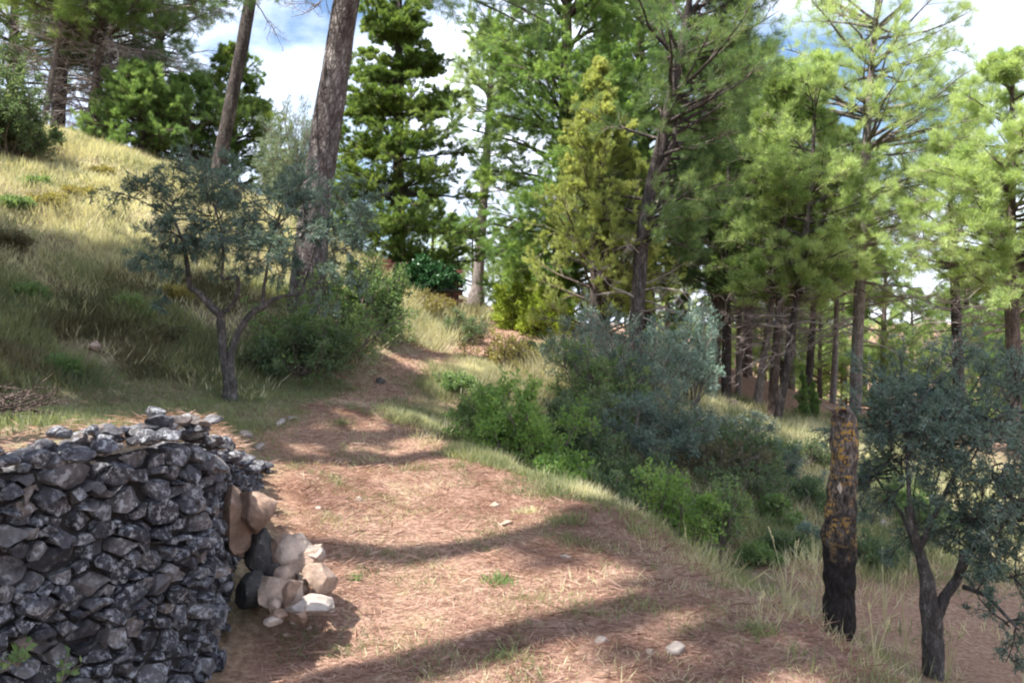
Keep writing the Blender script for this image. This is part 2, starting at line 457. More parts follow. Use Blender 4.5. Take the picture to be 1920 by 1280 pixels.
# path sheet
m, t, out = newmat('path_litter')
v = t.nodes.new('ShaderNodeTexCoord').outputs['Object']
n_f = noise(t, 34, 7, 0.75, vec=v); n_m = noise(t, 2.6, 5, 0.6, vec=v)
c1 = ramp(t, n_f, [(0.30, (0.06, 0.036, 0.029)), (0.48, (0.23, 0.138, 0.10)), (0.70, (0.46, 0.335, 0.262))])
c2 = ramp(t, n_f, [(0.26, (0.13, 0.09, 0.055)), (0.48, (0.30, 0.23, 0.14)), (0.72, (0.50, 0.42, 0.29))])
finish(t, out, mixc(t, ramp(t, n_m, [(0.52, (0, 0, 0)), (0.75, (.8, .8, .8))]), c1, c2), 0.95, n_f, 0.025, 0.9, 0.1)
M['path'] = m
ts = np.linspace(0, 1, 260)
def resample(P, n):
    d = np.concatenate([[0], np.cumsum(np.linalg.norm(np.diff(P, axis=0), axis=1))]); s = np.linspace(0, d[-1], n)
    return np.stack([np.interp(s, d, P[:, k]) for k in range(P.shape[1])], 1)
pl_, pr_ = resample(PL, 260), resample(PR, 260)
pl_ = pl_ + 0.10 * np.stack([sines(pl_, 21, 0.9, 3), 0 * pl_[:, 0]], 1)
pr_ = pr_ + 0.10 * np.stack([sines(pr_, 22, 0.9, 3), 0 * pr_[:, 0]], 1)
NW = 40
uu = np.linspace(0, 1, NW)
pg = pl_[:, None] * (1 - uu)[None, :, None] + pr_[:, None] * uu[None, :, None]
pq = pg.reshape(-1, 2)
edge = np.minimum(uu, 1 - uu)[None, :].repeat(260, 0).ravel()
pz = H(pq) + 0.012 * sstep(edge, 0, 0.06) - 0.012 * (1 - sstep(edge, 0, 0.06)) + 0.006 * sstep(edge, 0.02, 0.1) * sines(pq, 23, 3.0, 2)
idx = np.arange(260 * NW).reshape(260, NW)
q4 = np.stack([idx[:-1, :-1], idx[:-1, 1:], idx[1:, 1:], idx[1:, :-1]], -1).reshape(-1, 4)
g = MB(); g.add(np.column_stack([pq, pz]), q4)
tag(g.build('path', M['path']), 'footpath of reddish pine needles winding up the hillside', 'path', kind='structure')

# ------------------------------------------------------------------ plant engine
def level(r, starts, dirs, lens, m=6, wander=0.12, trop=(0, 0, 0.0)):
    B = len(starts); P = np.zeros((B, m, 3)); P[:, 0] = starts; d = nrm(dirs)
    st = (lens / (m - 1))[:, None]; trop = np.asarray(trop)
    for i in range(1, m):
        P[:, i] = P[:, i - 1] + d * st
        d = nrm(d + wander * r.normal(size=(B, 3)) + trop)
    return P

def tubes(mb, P, r0, r1, sides=4, mat=0, tint=0.5):
    B, m, _ = P.shape
    T = np.gradient(P, axis=1); T = nrm(T)
    ref = np.where(np.abs(T[..., 2:3]) > 0.9, np.array([1., 0, 0]), np.array([0, 0, 1.]))
    A = nrm(np.cross(T, ref)); Bv = np.cross(T, A)
    r0 = np.broadcast_to(np.asarray(r0, float), (B,)); r1 = np.broadcast_to(np.asarray(r1, float), (B,))
    rr = r0[:, None] + (r1 - r0)[:, None] * np.linspace(0, 1, m)[None]
    an = np.linspace(0, 2 * np.pi, sides, endpoint=False)
    V = P[:, :, None] + rr[:, :, None, None] * (np.cos(an)[None, None, :, None] * A[:, :, None] + np.sin(an)[None, None, :, None] * Bv[:, :, None])
    idx = np.arange(B * m * sides).reshape(B, m, sides); nx = np.roll(idx, -1, axis=2)
    Fq = np.stack([idx[:, :-1], nx[:, :-1], nx[:, 1:], idx[:, 1:]], -1).reshape(-1, 4)
    tt = np.broadcast_to(np.asarray(tint, float), (B,)) if np.ndim(tint) else np.full(B, tint)
    mb.add(V.reshape(-1, 3), Fq, np.repeat(tt, (m - 1) * sides), mat)

def trunk_tube(mb, pts, rad, sides=14, seed=0, rough=0.06, mat=0, flare=0.0, n=40):
    pts = np.asarray(pts, float); d = np.concatenate([[0], np.cumsum(np.linalg.norm(np.diff(pts, axis=0), axis=1))])
    s = np.linspace(0, d[-1], n)
    P = np.stack([np.interp(s, d, pts[:, k]) for k in range(3)], 1)
    for _ in range(3): P[1:-1] = (P[:-2] + 2 * P[1:-1] + P[2:]) / 4
    R = np.interp(s, d, rad); R = R * (1 + flare * np.exp(-s / 0.25))
    T = nrm(np.gradient(P, axis=0)); ref = np.where(np.abs(T[:, 1:2]) > 0.9, np.array([1., 0, 0]), np.array([0, 1., 0]))
    A = nrm(np.cross(ref, T)); Bv = np.cross(T, A)
    an = np.linspace(0, 2 * np.pi, sides, endpoint=False)
    dirv = np.cos(an)[None, :, None] * A[:, None] + np.sin(an)[None, :, None] * Bv[:, None]
    V0 = P[:, None] + R[:, None, None] * dirv
    nn = sines(V0.reshape(-1, 3), seed, 1.0 / max(rad[0] * 3, 0.05), 3).reshape(n, sides)
    V = P[:, None] + (R[:, None] * (1 + rough * nn))[..., None] * dirv
    idx = np.arange(n * sides).reshape(n, sides); nx = np.roll(idx, -1, axis=1)
    Fq = np.stack([idx[:-1], nx[:-1], nx[1:], idx[1:]], -1).reshape(-1, 4)
    mb.add(V.reshape(-1, 3), Fq, 0.5, mat)
    cap = len(V.reshape(-1, 3))
    c = V[-1].mean(0); top = np.concatenate([V[-1], [c]])
    mb.add(top, np.array([[i, (i + 1) % sides, sides] for i in range(sides)]), 0.5, mat)
    return P, R

def interp_poly(P, ip, tt):
    m = P.shape[1]; x = tt * (m - 1); i = np.clip(x.astype(int), 0, m - 2); f = (x - i)[:, None]
    a = P[ip, i]; b = P[ip, i + 1]
    return a * (1 - f) + b * f, nrm(b - a)

def spawn(r, P, n, t0, t1, ang, angv, ratio, flat=1.0, taper=0.5, up=0.0):
    B = len(P); ip = np.repeat(np.arange(B), n); tt = r.uniform(t0, t1, B * n)
    pos, tan = interp_poly(P, ip, tt)
    pr = r.normal(size=(B * n, 3)); pr[:, 2] *= flat
    pr = nrm(pr - (pr * tan).sum(1, keepdims=True) * tan)
    a = np.radians(ang + angv * r.normal(size=B * n))[:, None]
    d = nrm(np.cos(a) * tan + np.sin(a) * pr + np.array([0, 0, up]))
    pl = np.linalg.norm(np.diff(P, axis=1), axis=2).sum(1)[ip]
    ln = pl * ratio * (1 - taper * tt) * r.uniform(0.7, 1.25, B * n)
    return pos, d, ln, ip

def leaves(mb, r, P, n, k, t0, L, Wd, along=0.6, spread=0.7, up=0.15, jit=0.02, mat=0, base=0.5, clump=None, t1=1.0, var=0.22):
    """n tufts per twig, k blades per tuft"""
    B = len(P); ip = np.repeat(np.arange(B), n); tt = r.uniform(t0, t1, B * n)
    pos, tan = interp_poly(P, ip, tt)
    if clump is None: clump = r.normal(size=B) * 0.16
    ct = clump[ip] + 0.08 * r.normal(size=B * n)
    pos = np.repeat(pos, k, 0); tan = np.repeat(tan, k, 0); ct = np.repeat(ct, k)
    N = len(pos)
    pos = pos + jit * r.normal(size=(N, 3))
    d = nrm(along * tan + spread * r.normal(size=(N, 3)) * 0.6 + np.array([0, 0, up]))
    blades(mb, r, pos, d, L, Wd, np.clip(base + ct + var * 0.5 * r.normal(size=N), 0, 1), mat)

def blades(mb, r, pos, d, L, Wd, tint, mat=0):
    N = len(pos)
    L = L * r.uniform(0.65, 1.25, N)[:, None] if np.ndim(L) == 0 else L[:, None]
    Wd = Wd * r.uniform(0.7, 1.2, N)[:, None]
    p = nrm(np.cross(d, r.normal(size=(N, 3))))
    mid = pos + d * L * 0.45
    V = np.stack([pos, mid + p * Wd / 2, pos + d * L, mid - p * Wd / 2], 1).reshape(-1, 3)
    mb.add(V, np.arange(4 * N).reshape(N, 4), tint, mat)

def conifer(name, label, cat, path, rad, bark, leaf, seed, f0=0.35, R=(1.0, 1.6, 1.0, .3), nb=70, elev=(5, 25), trop1=0.02,
            n2=7, r2=0.42, a2=48, flat=0.5, n3=4, r3=0.45, tuft=5, k=7, L=0.13, Wd=0.008, along=0.7, spread=0.75, up=0.25,
            t2=0.32, dead=0, deadf=(0.2, 0.4), deadR=1.2, group=None, tiers=None, wander=0.1, base=0.5, sides=12, flare=0.3,
            leaf_on=(2, 3), rough=0.06, azbias=None, twigmat='twig', ndead=5):
    r = np.random.default_rng(seed)
    path = np.asarray(path, float); b = path[0].copy()
    path = path - b; path = np.vstack([path[0] + [0, 0, -0.35] if True else path[0], path])
    rad = [rad[0]] + list(rad)
    root = thing(name, label, cat, b, group)
    tb = MB(); P, Rr = trunk_tube(tb, path, rad, sides, seed, rough, flare=flare)
    zf = np.linspace(0, 1, len(P))
    cb = MB()
    def limbs(n, fr, Rf, el, azb=None):
        f = r.uniform(fr[0], fr[1], n)
        if tiers and azb is None: f = fr[0] + (np.floor((f - fr[0]) / (fr[1] - fr[0]) * tiers) + 0.5 + 0.15 * r.normal(size=n)) / tiers * (fr[1] - fr[0]); f = np.clip(f, fr[0], 0.995)
        pos = np.stack([np.interp(f, zf, P[:, i]) for i in range(3)], 1)
        g = (f - fr[0]) / (fr[1] - fr[0])
        ln = np.interp(g, np.linspace(0, 1, len(Rf)), Rf) * r.uniform(0.7, 1.15, n)
        az = r.uniform(0, 2 * np.pi, n)
        e = np.radians(r.uniform(el[0], el[1], n) + 30 * g ** 3)
        d = np.stack([np.cos(az) * np.cos(e), np.sin(az) * np.cos(e), np.sin(e)], 1)
        return pos, d, ln, f
    pos, d, ln, f = limbs(nb, (f0, 0.985), R, elev)
    if azbias is not None:
        d = nrm(d + np.asarray(azbias) * r.uniform(0, 1, nb)[:, None])
    B1 = level(r, pos, d, ln, 7, wander, (0, 0, trop1))
    br = np.interp(f, zf, Rr)
    tubes(tb, B1, np.minimum(0.012 + 0.016 * ln, br * 0.6), 0.005, 5)
    cl1 = r.normal(size=nb) * 0.12
    s2, d2, l2, i2 = spawn(r, B1, n2, t2, 1.0, a2, 14, r2, flat, 0.45, 0.05)
    B2 = level(r, s2, d2, l2, 5, wander, (0, 0, trop1 * 1.5))
    tubes(cb, B2, 0.008, 0.003, 3, 1)
    cl2 = cl1[i2] + 0.1 * r.normal(size=len(B2))
    if n3:
        s3, d3, l3, i3 = spawn(r, B2, n3, 0.25, 1.0, 45, 15, r3, max(flat, .4), 0.4, 0.08)
        B3 = level(r, s3, d3, l3, 4, wander, (0, 0, trop1 * 2))
        leaves(cb, r, B3, tuft, k, 0.35, L, Wd, along, spread, up, L * 0.15, 0, base, cl2[i3])
    if 2 in leaf_on: leaves(cb, r, B2, tuft + 1, k, 0.55, L, Wd, along, spread, up, L * 0.15, 0, base, cl2)
    if 1 in leaf_on: leaves(cb, r, B1, tuft * 3, k, 0.4, L, Wd, along, spread, up, L * 0.15, 0, base, cl1)
    # leader
    tip = np.repeat(P[None, -6:], 1, 0); leaves(cb, r, tip, 16, k, 0.0, L, Wd, .5, spread, .5, L * .3, 0, base)
    tb.build('trunk', M[bark], root)
    cb.build('crown', [M[leaf], M[twigmat]], root)
    if dead:
        db = MB()
        pos, d, ln, f = limbs(dead, deadf, (deadR, deadR), (-25, 20), 1)
        D1 = level(r, pos, d, ln, 7, 0.16, (0, 0, -0.03)); tubes(db, D1, 0.012 + .006 * deadR, 0.004, 4, 0, r.uniform(.2, 1, dead))
        s, dd, l, i = spawn(r, D1, ndead + 2, 0.2, 1, 50, 15, 0.42, 0.6); D2 = level(r, s, dd, l, 5, 0.2, (0, 0, -0.04)); tubes(db, D2, 0.006, 0.003, 3, 0, r.uniform(0, .9, len(D2)))
        s, dd, l, i = spawn(r, D2, ndead, 0.2, 1, 50, 15, 0.5, 0.8); D3 = level(r, s, dd, l, 4, 0.25, (0, 0, -0.05)); tubes(db, D3, 0.004, 0.002, 3, 0, r.uniform(0, .9, len(D3)))
        db.build('dead_branches', M['twig_dead'], root)
    return root

def trunkpx(pts, Y, extra=(), sink=True):
    """trunk through photo pixels at depth Y, then on through extra (px, metres up) points"""
    P = [at(px, py, Y) for px, py in pts]
    P[0][2] = Hz(P[0][0], P[0][1])
    for dx, z in extra: P.append(np.array([P[-1][0] + dx, Y, z]))
    return np.array(P)

def bush(name, label, cat, loc, size, leaf, seed, n1=16, n2=7, n3=5, k=4, tuft=5, L=0.05, Wd=0.025, el=(25, 85), group=None, base=0.5,
         wander=0.2, trop=0.03, stem='twig', t1=0.3, along=.5, spread=.8, up=.2, stemr=0.012, leafy=True, r2=.5, r3=.5, spreadbase=0.12):
    """size = (rx, ry, height)"""
    r = np.random.default_rng(seed); loc = np.asarray(loc, float)
    root = thing(name, label, cat, loc, group)
    az = r.uniform(0, 2 * np.pi, n1); e = np.radians(r.uniform(el[0], el[1], n1))
    d = np.stack([np.cos(az) * np.cos(e), np.sin(az) * np.cos(e), np.sin(e)], 1)
    sc = np.array(size, float)
    ln = r.uniform(0.5, 1.08, n1)
    st = np.stack([np.cos(az) * spreadbase, np.sin(az) * spreadbase, np.full(n1, -0.03)], 1)
    B1 = level(r, st, d, ln, 7, wander, (0, 0, trop))
    s2, d2, l2, i2 = spawn(r, B1, n2, t1, 1, 45, 15, r2); B2 = level(r, s2, d2, l2, 5, wander, (0, 0, trop))
    s3, d3, l3, i3 = spawn(r, B2, n3, 0.2, 1, 45, 15, r3); B3 = level(r, s3, d3, l3, 4, wander, (0, 0, trop))
    B1, B2, B3 = B1 * sc, B2 * sc, B3 * sc
    sb = MB(); tubes(sb, B1, stemr, stemr * .4, 5); tubes(sb, B2, stemr * .5, stemr * .2, 3)
    cb = MB(); tubes(cb, B3, stemr * .3, stemr * .15, 3, 1)
    cl = (r.normal(size=n1) * .1)[i2] + r.normal(size=len(B2)) * .08
    leaves(cb, r, B3, tuft, k, 0.1, L, Wd, along, spread, up, L * .5, 0, base, cl[i3])
    leaves(cb, r, B2, tuft, k, 0.35, L, Wd, along, spread, up, L * .5, 0, base, cl)
    sb.build('stems', M[stem], root)
    cb.build('foliage', [M[leaf], M['twig']], root)
    return root

# ------------------------------------------------------------------ rocks
def ico(sub):
    p = (1 + 5 ** .5) / 2
    v = [(-1, p, 0), (1, p, 0), (-1, -p, 0), (1, -p, 0), (0, -1, p), (0, 1, p), (0, -1, -p), (0, 1, -p), (p, 0, -1), (p, 0, 1), (-p, 0, -1), (-p, 0, 1)]
    f = [(0, 11, 5), (0, 5, 1), (0, 1, 7), (0, 7, 10), (0, 10, 11), (1, 5, 9), (5, 11, 4), (11, 10, 2), (10, 7, 6), (7, 1, 8), (3, 9, 4), (3, 4, 2), (3, 2, 6), (3, 6, 8), (3, 8, 9), (4, 9, 5), (2, 4, 11), (6, 2, 10), (8, 6, 7), (9, 8, 1)]
    v = [np.array(a) / np.linalg.norm(a) for a in v]
    for _ in range(sub):
        c = {}; nf = []
        def md(a, b):
            k = (min(a, b), max(a, b))
            if k not in c:
                q = v[a] + v[b]; v.append(q / np.linalg.norm(q)); c[k] = len(v) - 1
            return c[k]
        for a, b, d in f:
            x, y, z = md(a, b), md(b, d), md(d, a); nf += [(a, x, z), (b, y, x), (d, z, y), (x, y, z)]
        f = nf
    return np.array(v), np.array(f)
ICO3, ICOF3 = ico(3)
ICO2, ICOF2 = ico(2)
def rock_verts(r, cuts=9, lo=0.55, hi=0.9, sub=3, rough=0.03):
    v = (ICO3 if sub == 3 else ICO2).copy()
    for _ in range(cuts):
        n = nrm(r.normal(size=3)); dd = r.uniform(lo, hi)
        v = v - np.maximum(0, v @ n - dd)[:, None] * n
    v = v * (1 + rough * sines(v, int(r.integers(1e9)), 1.2, 3))[:, None]
    return v
def rotz(v, a):
    c, s = math.cos(a), math.sin(a); return v @ np.array([[c, s, 0], [-s, c, 0], [0, 0, 1]])
def rotx(v, a):
    c, s = math.cos(a), math.sin(a); return v @ np.array([[1, 0, 0], [0, c, s], [0, -s, c]])

def rock(name, label, cat, loc, size, mat, seed, group=None, tilt=0.2, tint=None, sub=3):
    r = np.random.default_rng(seed)
    v = rock_verts(r, 15, .48, .8, sub, .045) * 1.25 * np.asarray(size) / 2
    v = rotz(rotx(v, r.normal() * tilt), r.uniform(-.6, .6))
    mb = MB(); mb.add(v, ICOF3 if sub == 3 else ICOF2, r.uniform(0, 1) if tint is None else tint)
    o = mb.build(name, M[mat], sharp=16); o.location = [float(c) for c in loc]
    return tag(o, label, cat, group)
def hit(px, py, y0=2.5, y1=60):
    """where the view ray through a photo pixel meets the ground"""
    Ys = np.concatenate([np.arange(y0, 14, 0.03), np.arange(14, y1, 0.15)])
    P = np.array([at(px, py, y) for y in Ys]); d = P[:, 2] - H(P[:, :2])
    i = np.argmax(d < 0) if (d < 0).any() else len(Ys) - 1
    return np.array([P[i, 0], P[i, 1], Hz(P[i, 0], P[i, 1])])

# ------------------------------------------------------------------ dry stone wall
wr = np.random.default_rng(3)
wl = resample(WALL[:4], 240)
for _ in range(10): wl[1:-1] = (wl[:-2] + 2 * wl[1:-1] + wl[2:]) / 4
wd = np.concatenate([[0], np.cumsum(np.linalg.norm(np.diff(wl, axis=0), axis=1))]); WLEN = wd[-1]
_s = np.array([0, 0.9, 1.9, 2.5, 3.5, WLEN]); _z = np.array([1.05, 1.04, 1.07, .93, .66, .40])
def wtop(s): return np.interp(s, _s, _z)
def wpos(s): return np.stack([np.interp(s, wd, wl[:, 0]), np.interp(s, wd, wl[:, 1])], -1)
def wnorm(s):
    a = wpos(np.asarray(s) + 0.03); b = wpos(np.asarray(s) - 0.03); d = nrm(a - b)
    return np.stack([d[..., 1], -d[..., 0]], -1)
wbase = lambda s: H(wpos(np.asarray(s)) + wnorm(s) * 0.12, False) - 0.06
sites = []
for it in range(30000):
    s = wr.uniform(0, WLEN); tz = wr.uniform(-0.1, 1.1)
    if tz > wtop(s) - 0.05: continue
    rr = wr.choice([0.066, 0.054, 0.042, 0.033, 0.026], p=[.12, .2, .26, .24, .18]) if it < 16000 else 0.024
    ok = True
    for (a, b, c) in sites:
        if ((a - s) / 1.35) ** 2 + (b - tz) ** 2 < (0.55 * (rr + c)) ** 2 * 1.9: ok = False; break
    if ok: sites.append((s, tz, rr))
nreal = len(sites)
for s in np.arange(-.05, WLEN + .1, .07): sites.append((s, float(wtop(s)) + .012, .035))
sites = np.array(sites)
wall = thing('dry_stone_wall', 'grey dry stone retaining wall with lichen patches at the left edge of the path', 'wall', (-1.3, 4.0, Hz(-1.2, 3.9)))
worg = np.array(wall.location)
fb = MB()
for i, (s, tz, rr) in enumerate(sites):
    if i >= nreal: break
    dd = (sites[:, :2] - [s, tz]) * [1 / 1.35, 1]; dist = np.hypot(dd[:, 0], dd[:, 1])
    nb_ = np.argsort(dist)[1:12]
    v = rock_verts(wr, 9, .62, .92, 3, .015)
    ph = wr.normal() * 0.45
    v = v * np.array([0.21, 0.11, 0.16])
    c_, s_ = math.cos(ph), math.sin(ph)
    v = np.column_stack([v[:, 0] * c_ - v[:, 2] * s_, v[:, 1], v[:, 0] * s_ + v[:, 2] * c_])
    for j in nb_:
        o = sites[j, :2] - [s, tz]; om = np.array([o[0] / 1.35 ** 2, o[1]]); L_ = np.linalg.norm(om)
        n2 = om / L_; mid = o * (rr / (rr + sites[j, 2])) ; lim = mid @ n2 - 0.007
        n3 = np.array([n2[0], wr.normal() * .18, n2[1]]); n3 /= np.linalg.norm(n3)
        ex = np.maximum(0, v @ n3 - lim)
        v = v - ex[:, None] * n3
    for _c in range(3):
        f_ = nrm(np.array([wr.normal() * .5, 1, wr.normal() * .5 + .1])); lim = wr.uniform(.045, .085)
        v = v - np.maximum(0, v @ f_ - lim)[:, None] * f_
    v = v + 0.0025 * np.stack([sines(v + i, 31 + k, 14, 3) for k in range(3)], 1)
    ss = s + v[:, 0]; pp = wpos(np.clip(ss, 0, WLEN)); nn = wnorm(np.clip(ss, 0.04, WLEN - .04))
    dep = v[:, 1] + wr.normal() * 0.018 + 0.03 * (0.6 - tz) - 0.05 - .07 * max(0, .35 - tz)
    fb.add(np.column_stack([pp + nn * dep[:, None], tz + v[:, 2]]) - worg, ICOF3, np.clip(wr.beta(1.2, 1.8), 0, 1))
fb.build('wall_face', M['stone'], wall, sharp=16)
cb_ = MB()
for i in range(420):
    s = wr.uniform(0.1, WLEN - .05); back = wr.choice([wr.uniform(-.05, .12), wr.uniform(.05, .45)])
    w_ = wr.uniform(.05, .15); v = rock_verts(wr, 9, .5, .88) * [w_ / 2, w_ * wr.uniform(.55, .9) / 2, w_ * wr.uniform(.35, .6) / 2]
    v = rotz(rotx(v, wr.normal() * .2), wr.uniform(0, 6))
    p = wpos(s) - wnorm(s) * back
    z = wtop(s) + 0.02 + wr.uniform(-.03, .03) + (0.04 if (1.3 < s < 2.1 and back < .3) else 0) * wr.uniform(0, 1.6) - 0.06 * sstep(np.array([back]), .25, .5)[0]
    cb_.add(v + np.array([p[0], p[1], z]) - worg, ICOF3, wr.beta(1.8, 1.8))
cb_.build('coping', M['stone'], wall, sharp=16)
co = MB()
sv = np.linspace(0, WLEN, 90); p0 = wpos(sv) - wnorm(sv) * 0.045; p1_ = wpos(sv) - wnorm(sv) * 0.42
tz_ = wtop(sv) - .03
V = np.concatenate([np.column_stack([p0, p0[:, 0] * 0 - .3]), np.column_stack([p0, tz_]), np.column_stack([p1_, tz_]), np.column_stack([p1_, p0[:, 0] * 0 - .3])])
n_ = 90; F_ = []
for a_ in range(3):
    for i in range(n_ - 1): F_.append([a_ * n_ + i, a_ * n_ + i + 1, (a_ + 1) * n_ + i + 1, (a_ + 1) * n_ + i])
F_.append([0, n_, 2 * n_, 3 * n_]); F_.append([n_ - 1, 2 * n_ - 1, 3 * n_ - 1, 4 * n_ - 1])
co.add(V - worg, F_); co.build('earth_core', M['core'], wall)

# ------------------------------------------------------------------ loose rocks beside the wall, stones on the path
RK = [  # px, py of the foot, width px, height px, material, label
    (440, 1012, 72, 100, 'rock', 'large upright tan rock leaning against the corner of the stone wall'),
    (480, 985, 62, 66, 'rock', 'tan rock lying just behind the upright rock beside the wall'),
    (493, 1070, 66, 66, 'rock_dark', 'black rounded rock under the upright tan rock at the wall'),
    (527, 1052, 50, 46, 'rock', 'tan rock behind the black rocks in the pile'),
    (515, 1088, 78, 56, 'rock_dark', 'broad black rock lowest of the dark pair in the pile'),
    (548, 1062, 56, 62, 'rock', 'tall tan rock at the back of the rock pile'),
    (594, 1050, 36, 30, 'rock_pale', 'small pale rock perched at the back right of the pile'),
    (574, 1085, 64, 64, 'rock', 'grey tan rock in the middle of the rock pile'),
    (606, 1118, 56, 62, 'rock', 'pointed tan rock at the right end of the rock pile'),
    (538, 1102, 50, 48, 'rock', 'pinkish block at the centre of the rock pile'),
    (568, 1105, 22, 30, 'rock', 'small brown rock wedged between the middle rocks'),
    (544, 1130, 48, 40, 'rock', 'pinkish rock on the near slope of the rock pile'),
    (582, 1150, 62, 30, 'rock_pale', 'long flat pale rock at the near foot of the pile'),
    (560, 1162, 40, 34, 'rock', 'grey rock beside the long flat pale rock'),
    (514, 1150, 24, 34, 'rock', 'small upright brown rock at the near left of the pile'),
    (522, 1160, 34, 14, 'rock', 'thin flat brown stone at the near foot of the pile'),
    (512, 1172, 24, 18, 'rock', 'small pink stone nearest the wall foot'),
    (447, 1045, 26, 22, 'rock', 'small brown stone wedged under the upright tan rock'),
    (470, 1125, 60, 50, 'rock_dark', 'dark rock in the shade at the base of the pile against the wall'),
    (520, 1135, 80, 60, 'rock', 'brown rock half hidden under the centre of the pile'),
    (1266, 1234, 34, 26, 'rock_pale', 'white angular stone in the shade at the near path edge'),
    (1128, 1213, 32, 16, 'rock_pale', 'flat pale pink stone in the near shade of the path'),
    (1218, 1232, 20, 13, 'rock', 'small tan stone left of the white angular stone'),
    (928, 955, 22, 12, 'rock', 'small tan stone in the sunny middle of the path'),
    (948, 990, 30, 11, 'rock', 'flat tan stone in the sunny middle of the path'),
    (672, 943, 14, 9, 'rock_pale', 'tiny white stone at the left side of the path'),
    (596, 958, 16, 9, 'rock_pale', 'small white stone behind the rock pile'),
    (526, 800, 18, 14, 'rock_pale', 'white stone in the turf at the left of the path'),
    (548, 790, 16, 12, 'rock_pale', 'smaller white stone in the turf at the left of the path'),
    (458, 824, 22, 16, 'rock_pale', 'pale stone on the turf behind the wall corner'),
    (432, 830, 18, 14, 'rock', 'brownish stone on the turf behind the wall corner'),
    (488, 846, 18, 16, 'rock_pale', 'pale stone at the top of the receding wall'),
    (784, 770, 14, 8, 'rock_pale', 'white stone far along the path'),
    (1060, 1050, 22, 10, 'rock_pale', 'pale chip of stone in the long shadow band'),
    (712, 722, 16, 14, 'rock_dark', 'dark stone at the foot of the left bank'),
    (175, 660, 22, 20, 'rock', 'grey stone half buried in the shaded left bank'),
    (1320, 808, 30, 16, 'rock', 'flat pinkish stone on the far right bank'),
    (1660, 990, 22, 14, 'rock', 'small tan stone behind the post on the lower slope'),
    (1370, 770, 24, 20, 'rock', 'orange brown stone at the foot of the dark pine trunk'),
]
for i, (px, py, w, h, mt, lab) in enumerate(RK):
    inpile = i < 20
    if inpile:
        Yp = float(np.interp(py - h / 2, [960, 1060, 1165], [4.62, 4.72, 4.3])) - .0015 * (py - h / 2 - 1000) * 0
        c_ = at(px, py - h * .5, Yp); k = Yp / F; w *= 1.12; h *= 1.12
        p = np.array([c_[0], c_[1], c_[2] - h * k * .45])
    else:
        p = hit(px, py); k = p[1] / F
    ww, hh = w * k * 1.1, h * k * 1.1
    n = 'rock' if w >= 40 or inpile else 'stone'
    rock(n, lab, 'rock' if n == 'rock' else 'stone', (p[0], p[1] + (0 if inpile else ww * .25), p[2] + hh * .40), (ww, ww * .9, hh), mt, 100 + i, 'tumbled rocks at the wall corner' if inpile else 'loose stones on the ground', .15, sub=3 if inpile else 2)

# ------------------------------------------------------------------ weathered post (dead trunk)
sp = [(1571, 1192), (1574, 1110), (1575, 1000), (1578, 940), (1582, 880), (1583, 820), (1581, 785), (1577, 764)]
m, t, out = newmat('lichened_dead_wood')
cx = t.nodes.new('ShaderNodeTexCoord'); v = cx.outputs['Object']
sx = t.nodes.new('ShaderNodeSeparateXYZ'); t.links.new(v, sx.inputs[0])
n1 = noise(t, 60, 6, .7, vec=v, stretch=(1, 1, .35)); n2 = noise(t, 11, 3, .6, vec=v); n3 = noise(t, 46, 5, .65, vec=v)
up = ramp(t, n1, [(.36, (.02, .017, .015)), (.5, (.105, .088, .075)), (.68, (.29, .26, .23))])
lo = ramp(t, n1, [(.3, (.008, .007, .007)), (.55, (.03, .026, .024)), (.75, (.085, .075, .07))])  # dark lower wood, with the shade on the post put into its colour
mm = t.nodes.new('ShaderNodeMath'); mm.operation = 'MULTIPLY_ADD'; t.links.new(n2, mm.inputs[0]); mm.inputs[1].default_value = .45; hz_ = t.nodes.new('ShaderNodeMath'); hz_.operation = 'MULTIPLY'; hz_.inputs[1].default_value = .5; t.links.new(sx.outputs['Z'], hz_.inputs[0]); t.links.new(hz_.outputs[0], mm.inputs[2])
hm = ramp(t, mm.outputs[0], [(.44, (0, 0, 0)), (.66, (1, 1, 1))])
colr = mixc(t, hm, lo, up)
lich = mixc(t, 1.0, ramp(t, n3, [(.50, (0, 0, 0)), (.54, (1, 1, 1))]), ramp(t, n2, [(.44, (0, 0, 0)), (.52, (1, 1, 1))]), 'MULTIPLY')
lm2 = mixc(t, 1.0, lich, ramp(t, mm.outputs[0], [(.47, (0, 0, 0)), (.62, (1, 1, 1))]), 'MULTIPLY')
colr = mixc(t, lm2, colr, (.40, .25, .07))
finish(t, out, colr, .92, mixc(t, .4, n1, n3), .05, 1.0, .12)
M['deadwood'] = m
pb = at(*sp[0], 4.8); pb[2] = Hz(pb[0], pb[1])
post = thing('wooden_post', 'weathered dead trunk standing as a post with orange lichen at the right path edge', 'post', pb)
pts = np.array([at(px, py, 4.8) for px, py in sp]) - pb; pts[0, 2] = -.3
k = 4.8 / F
mb = MB()
PP, RR = trunk_tube(mb, pts, np.array([29, 28.5, 31, 26, 24, 25, 24, 16]) * k, 48, 9, .12, n=120)
mb.build('trunk', M['deadwood'], post)
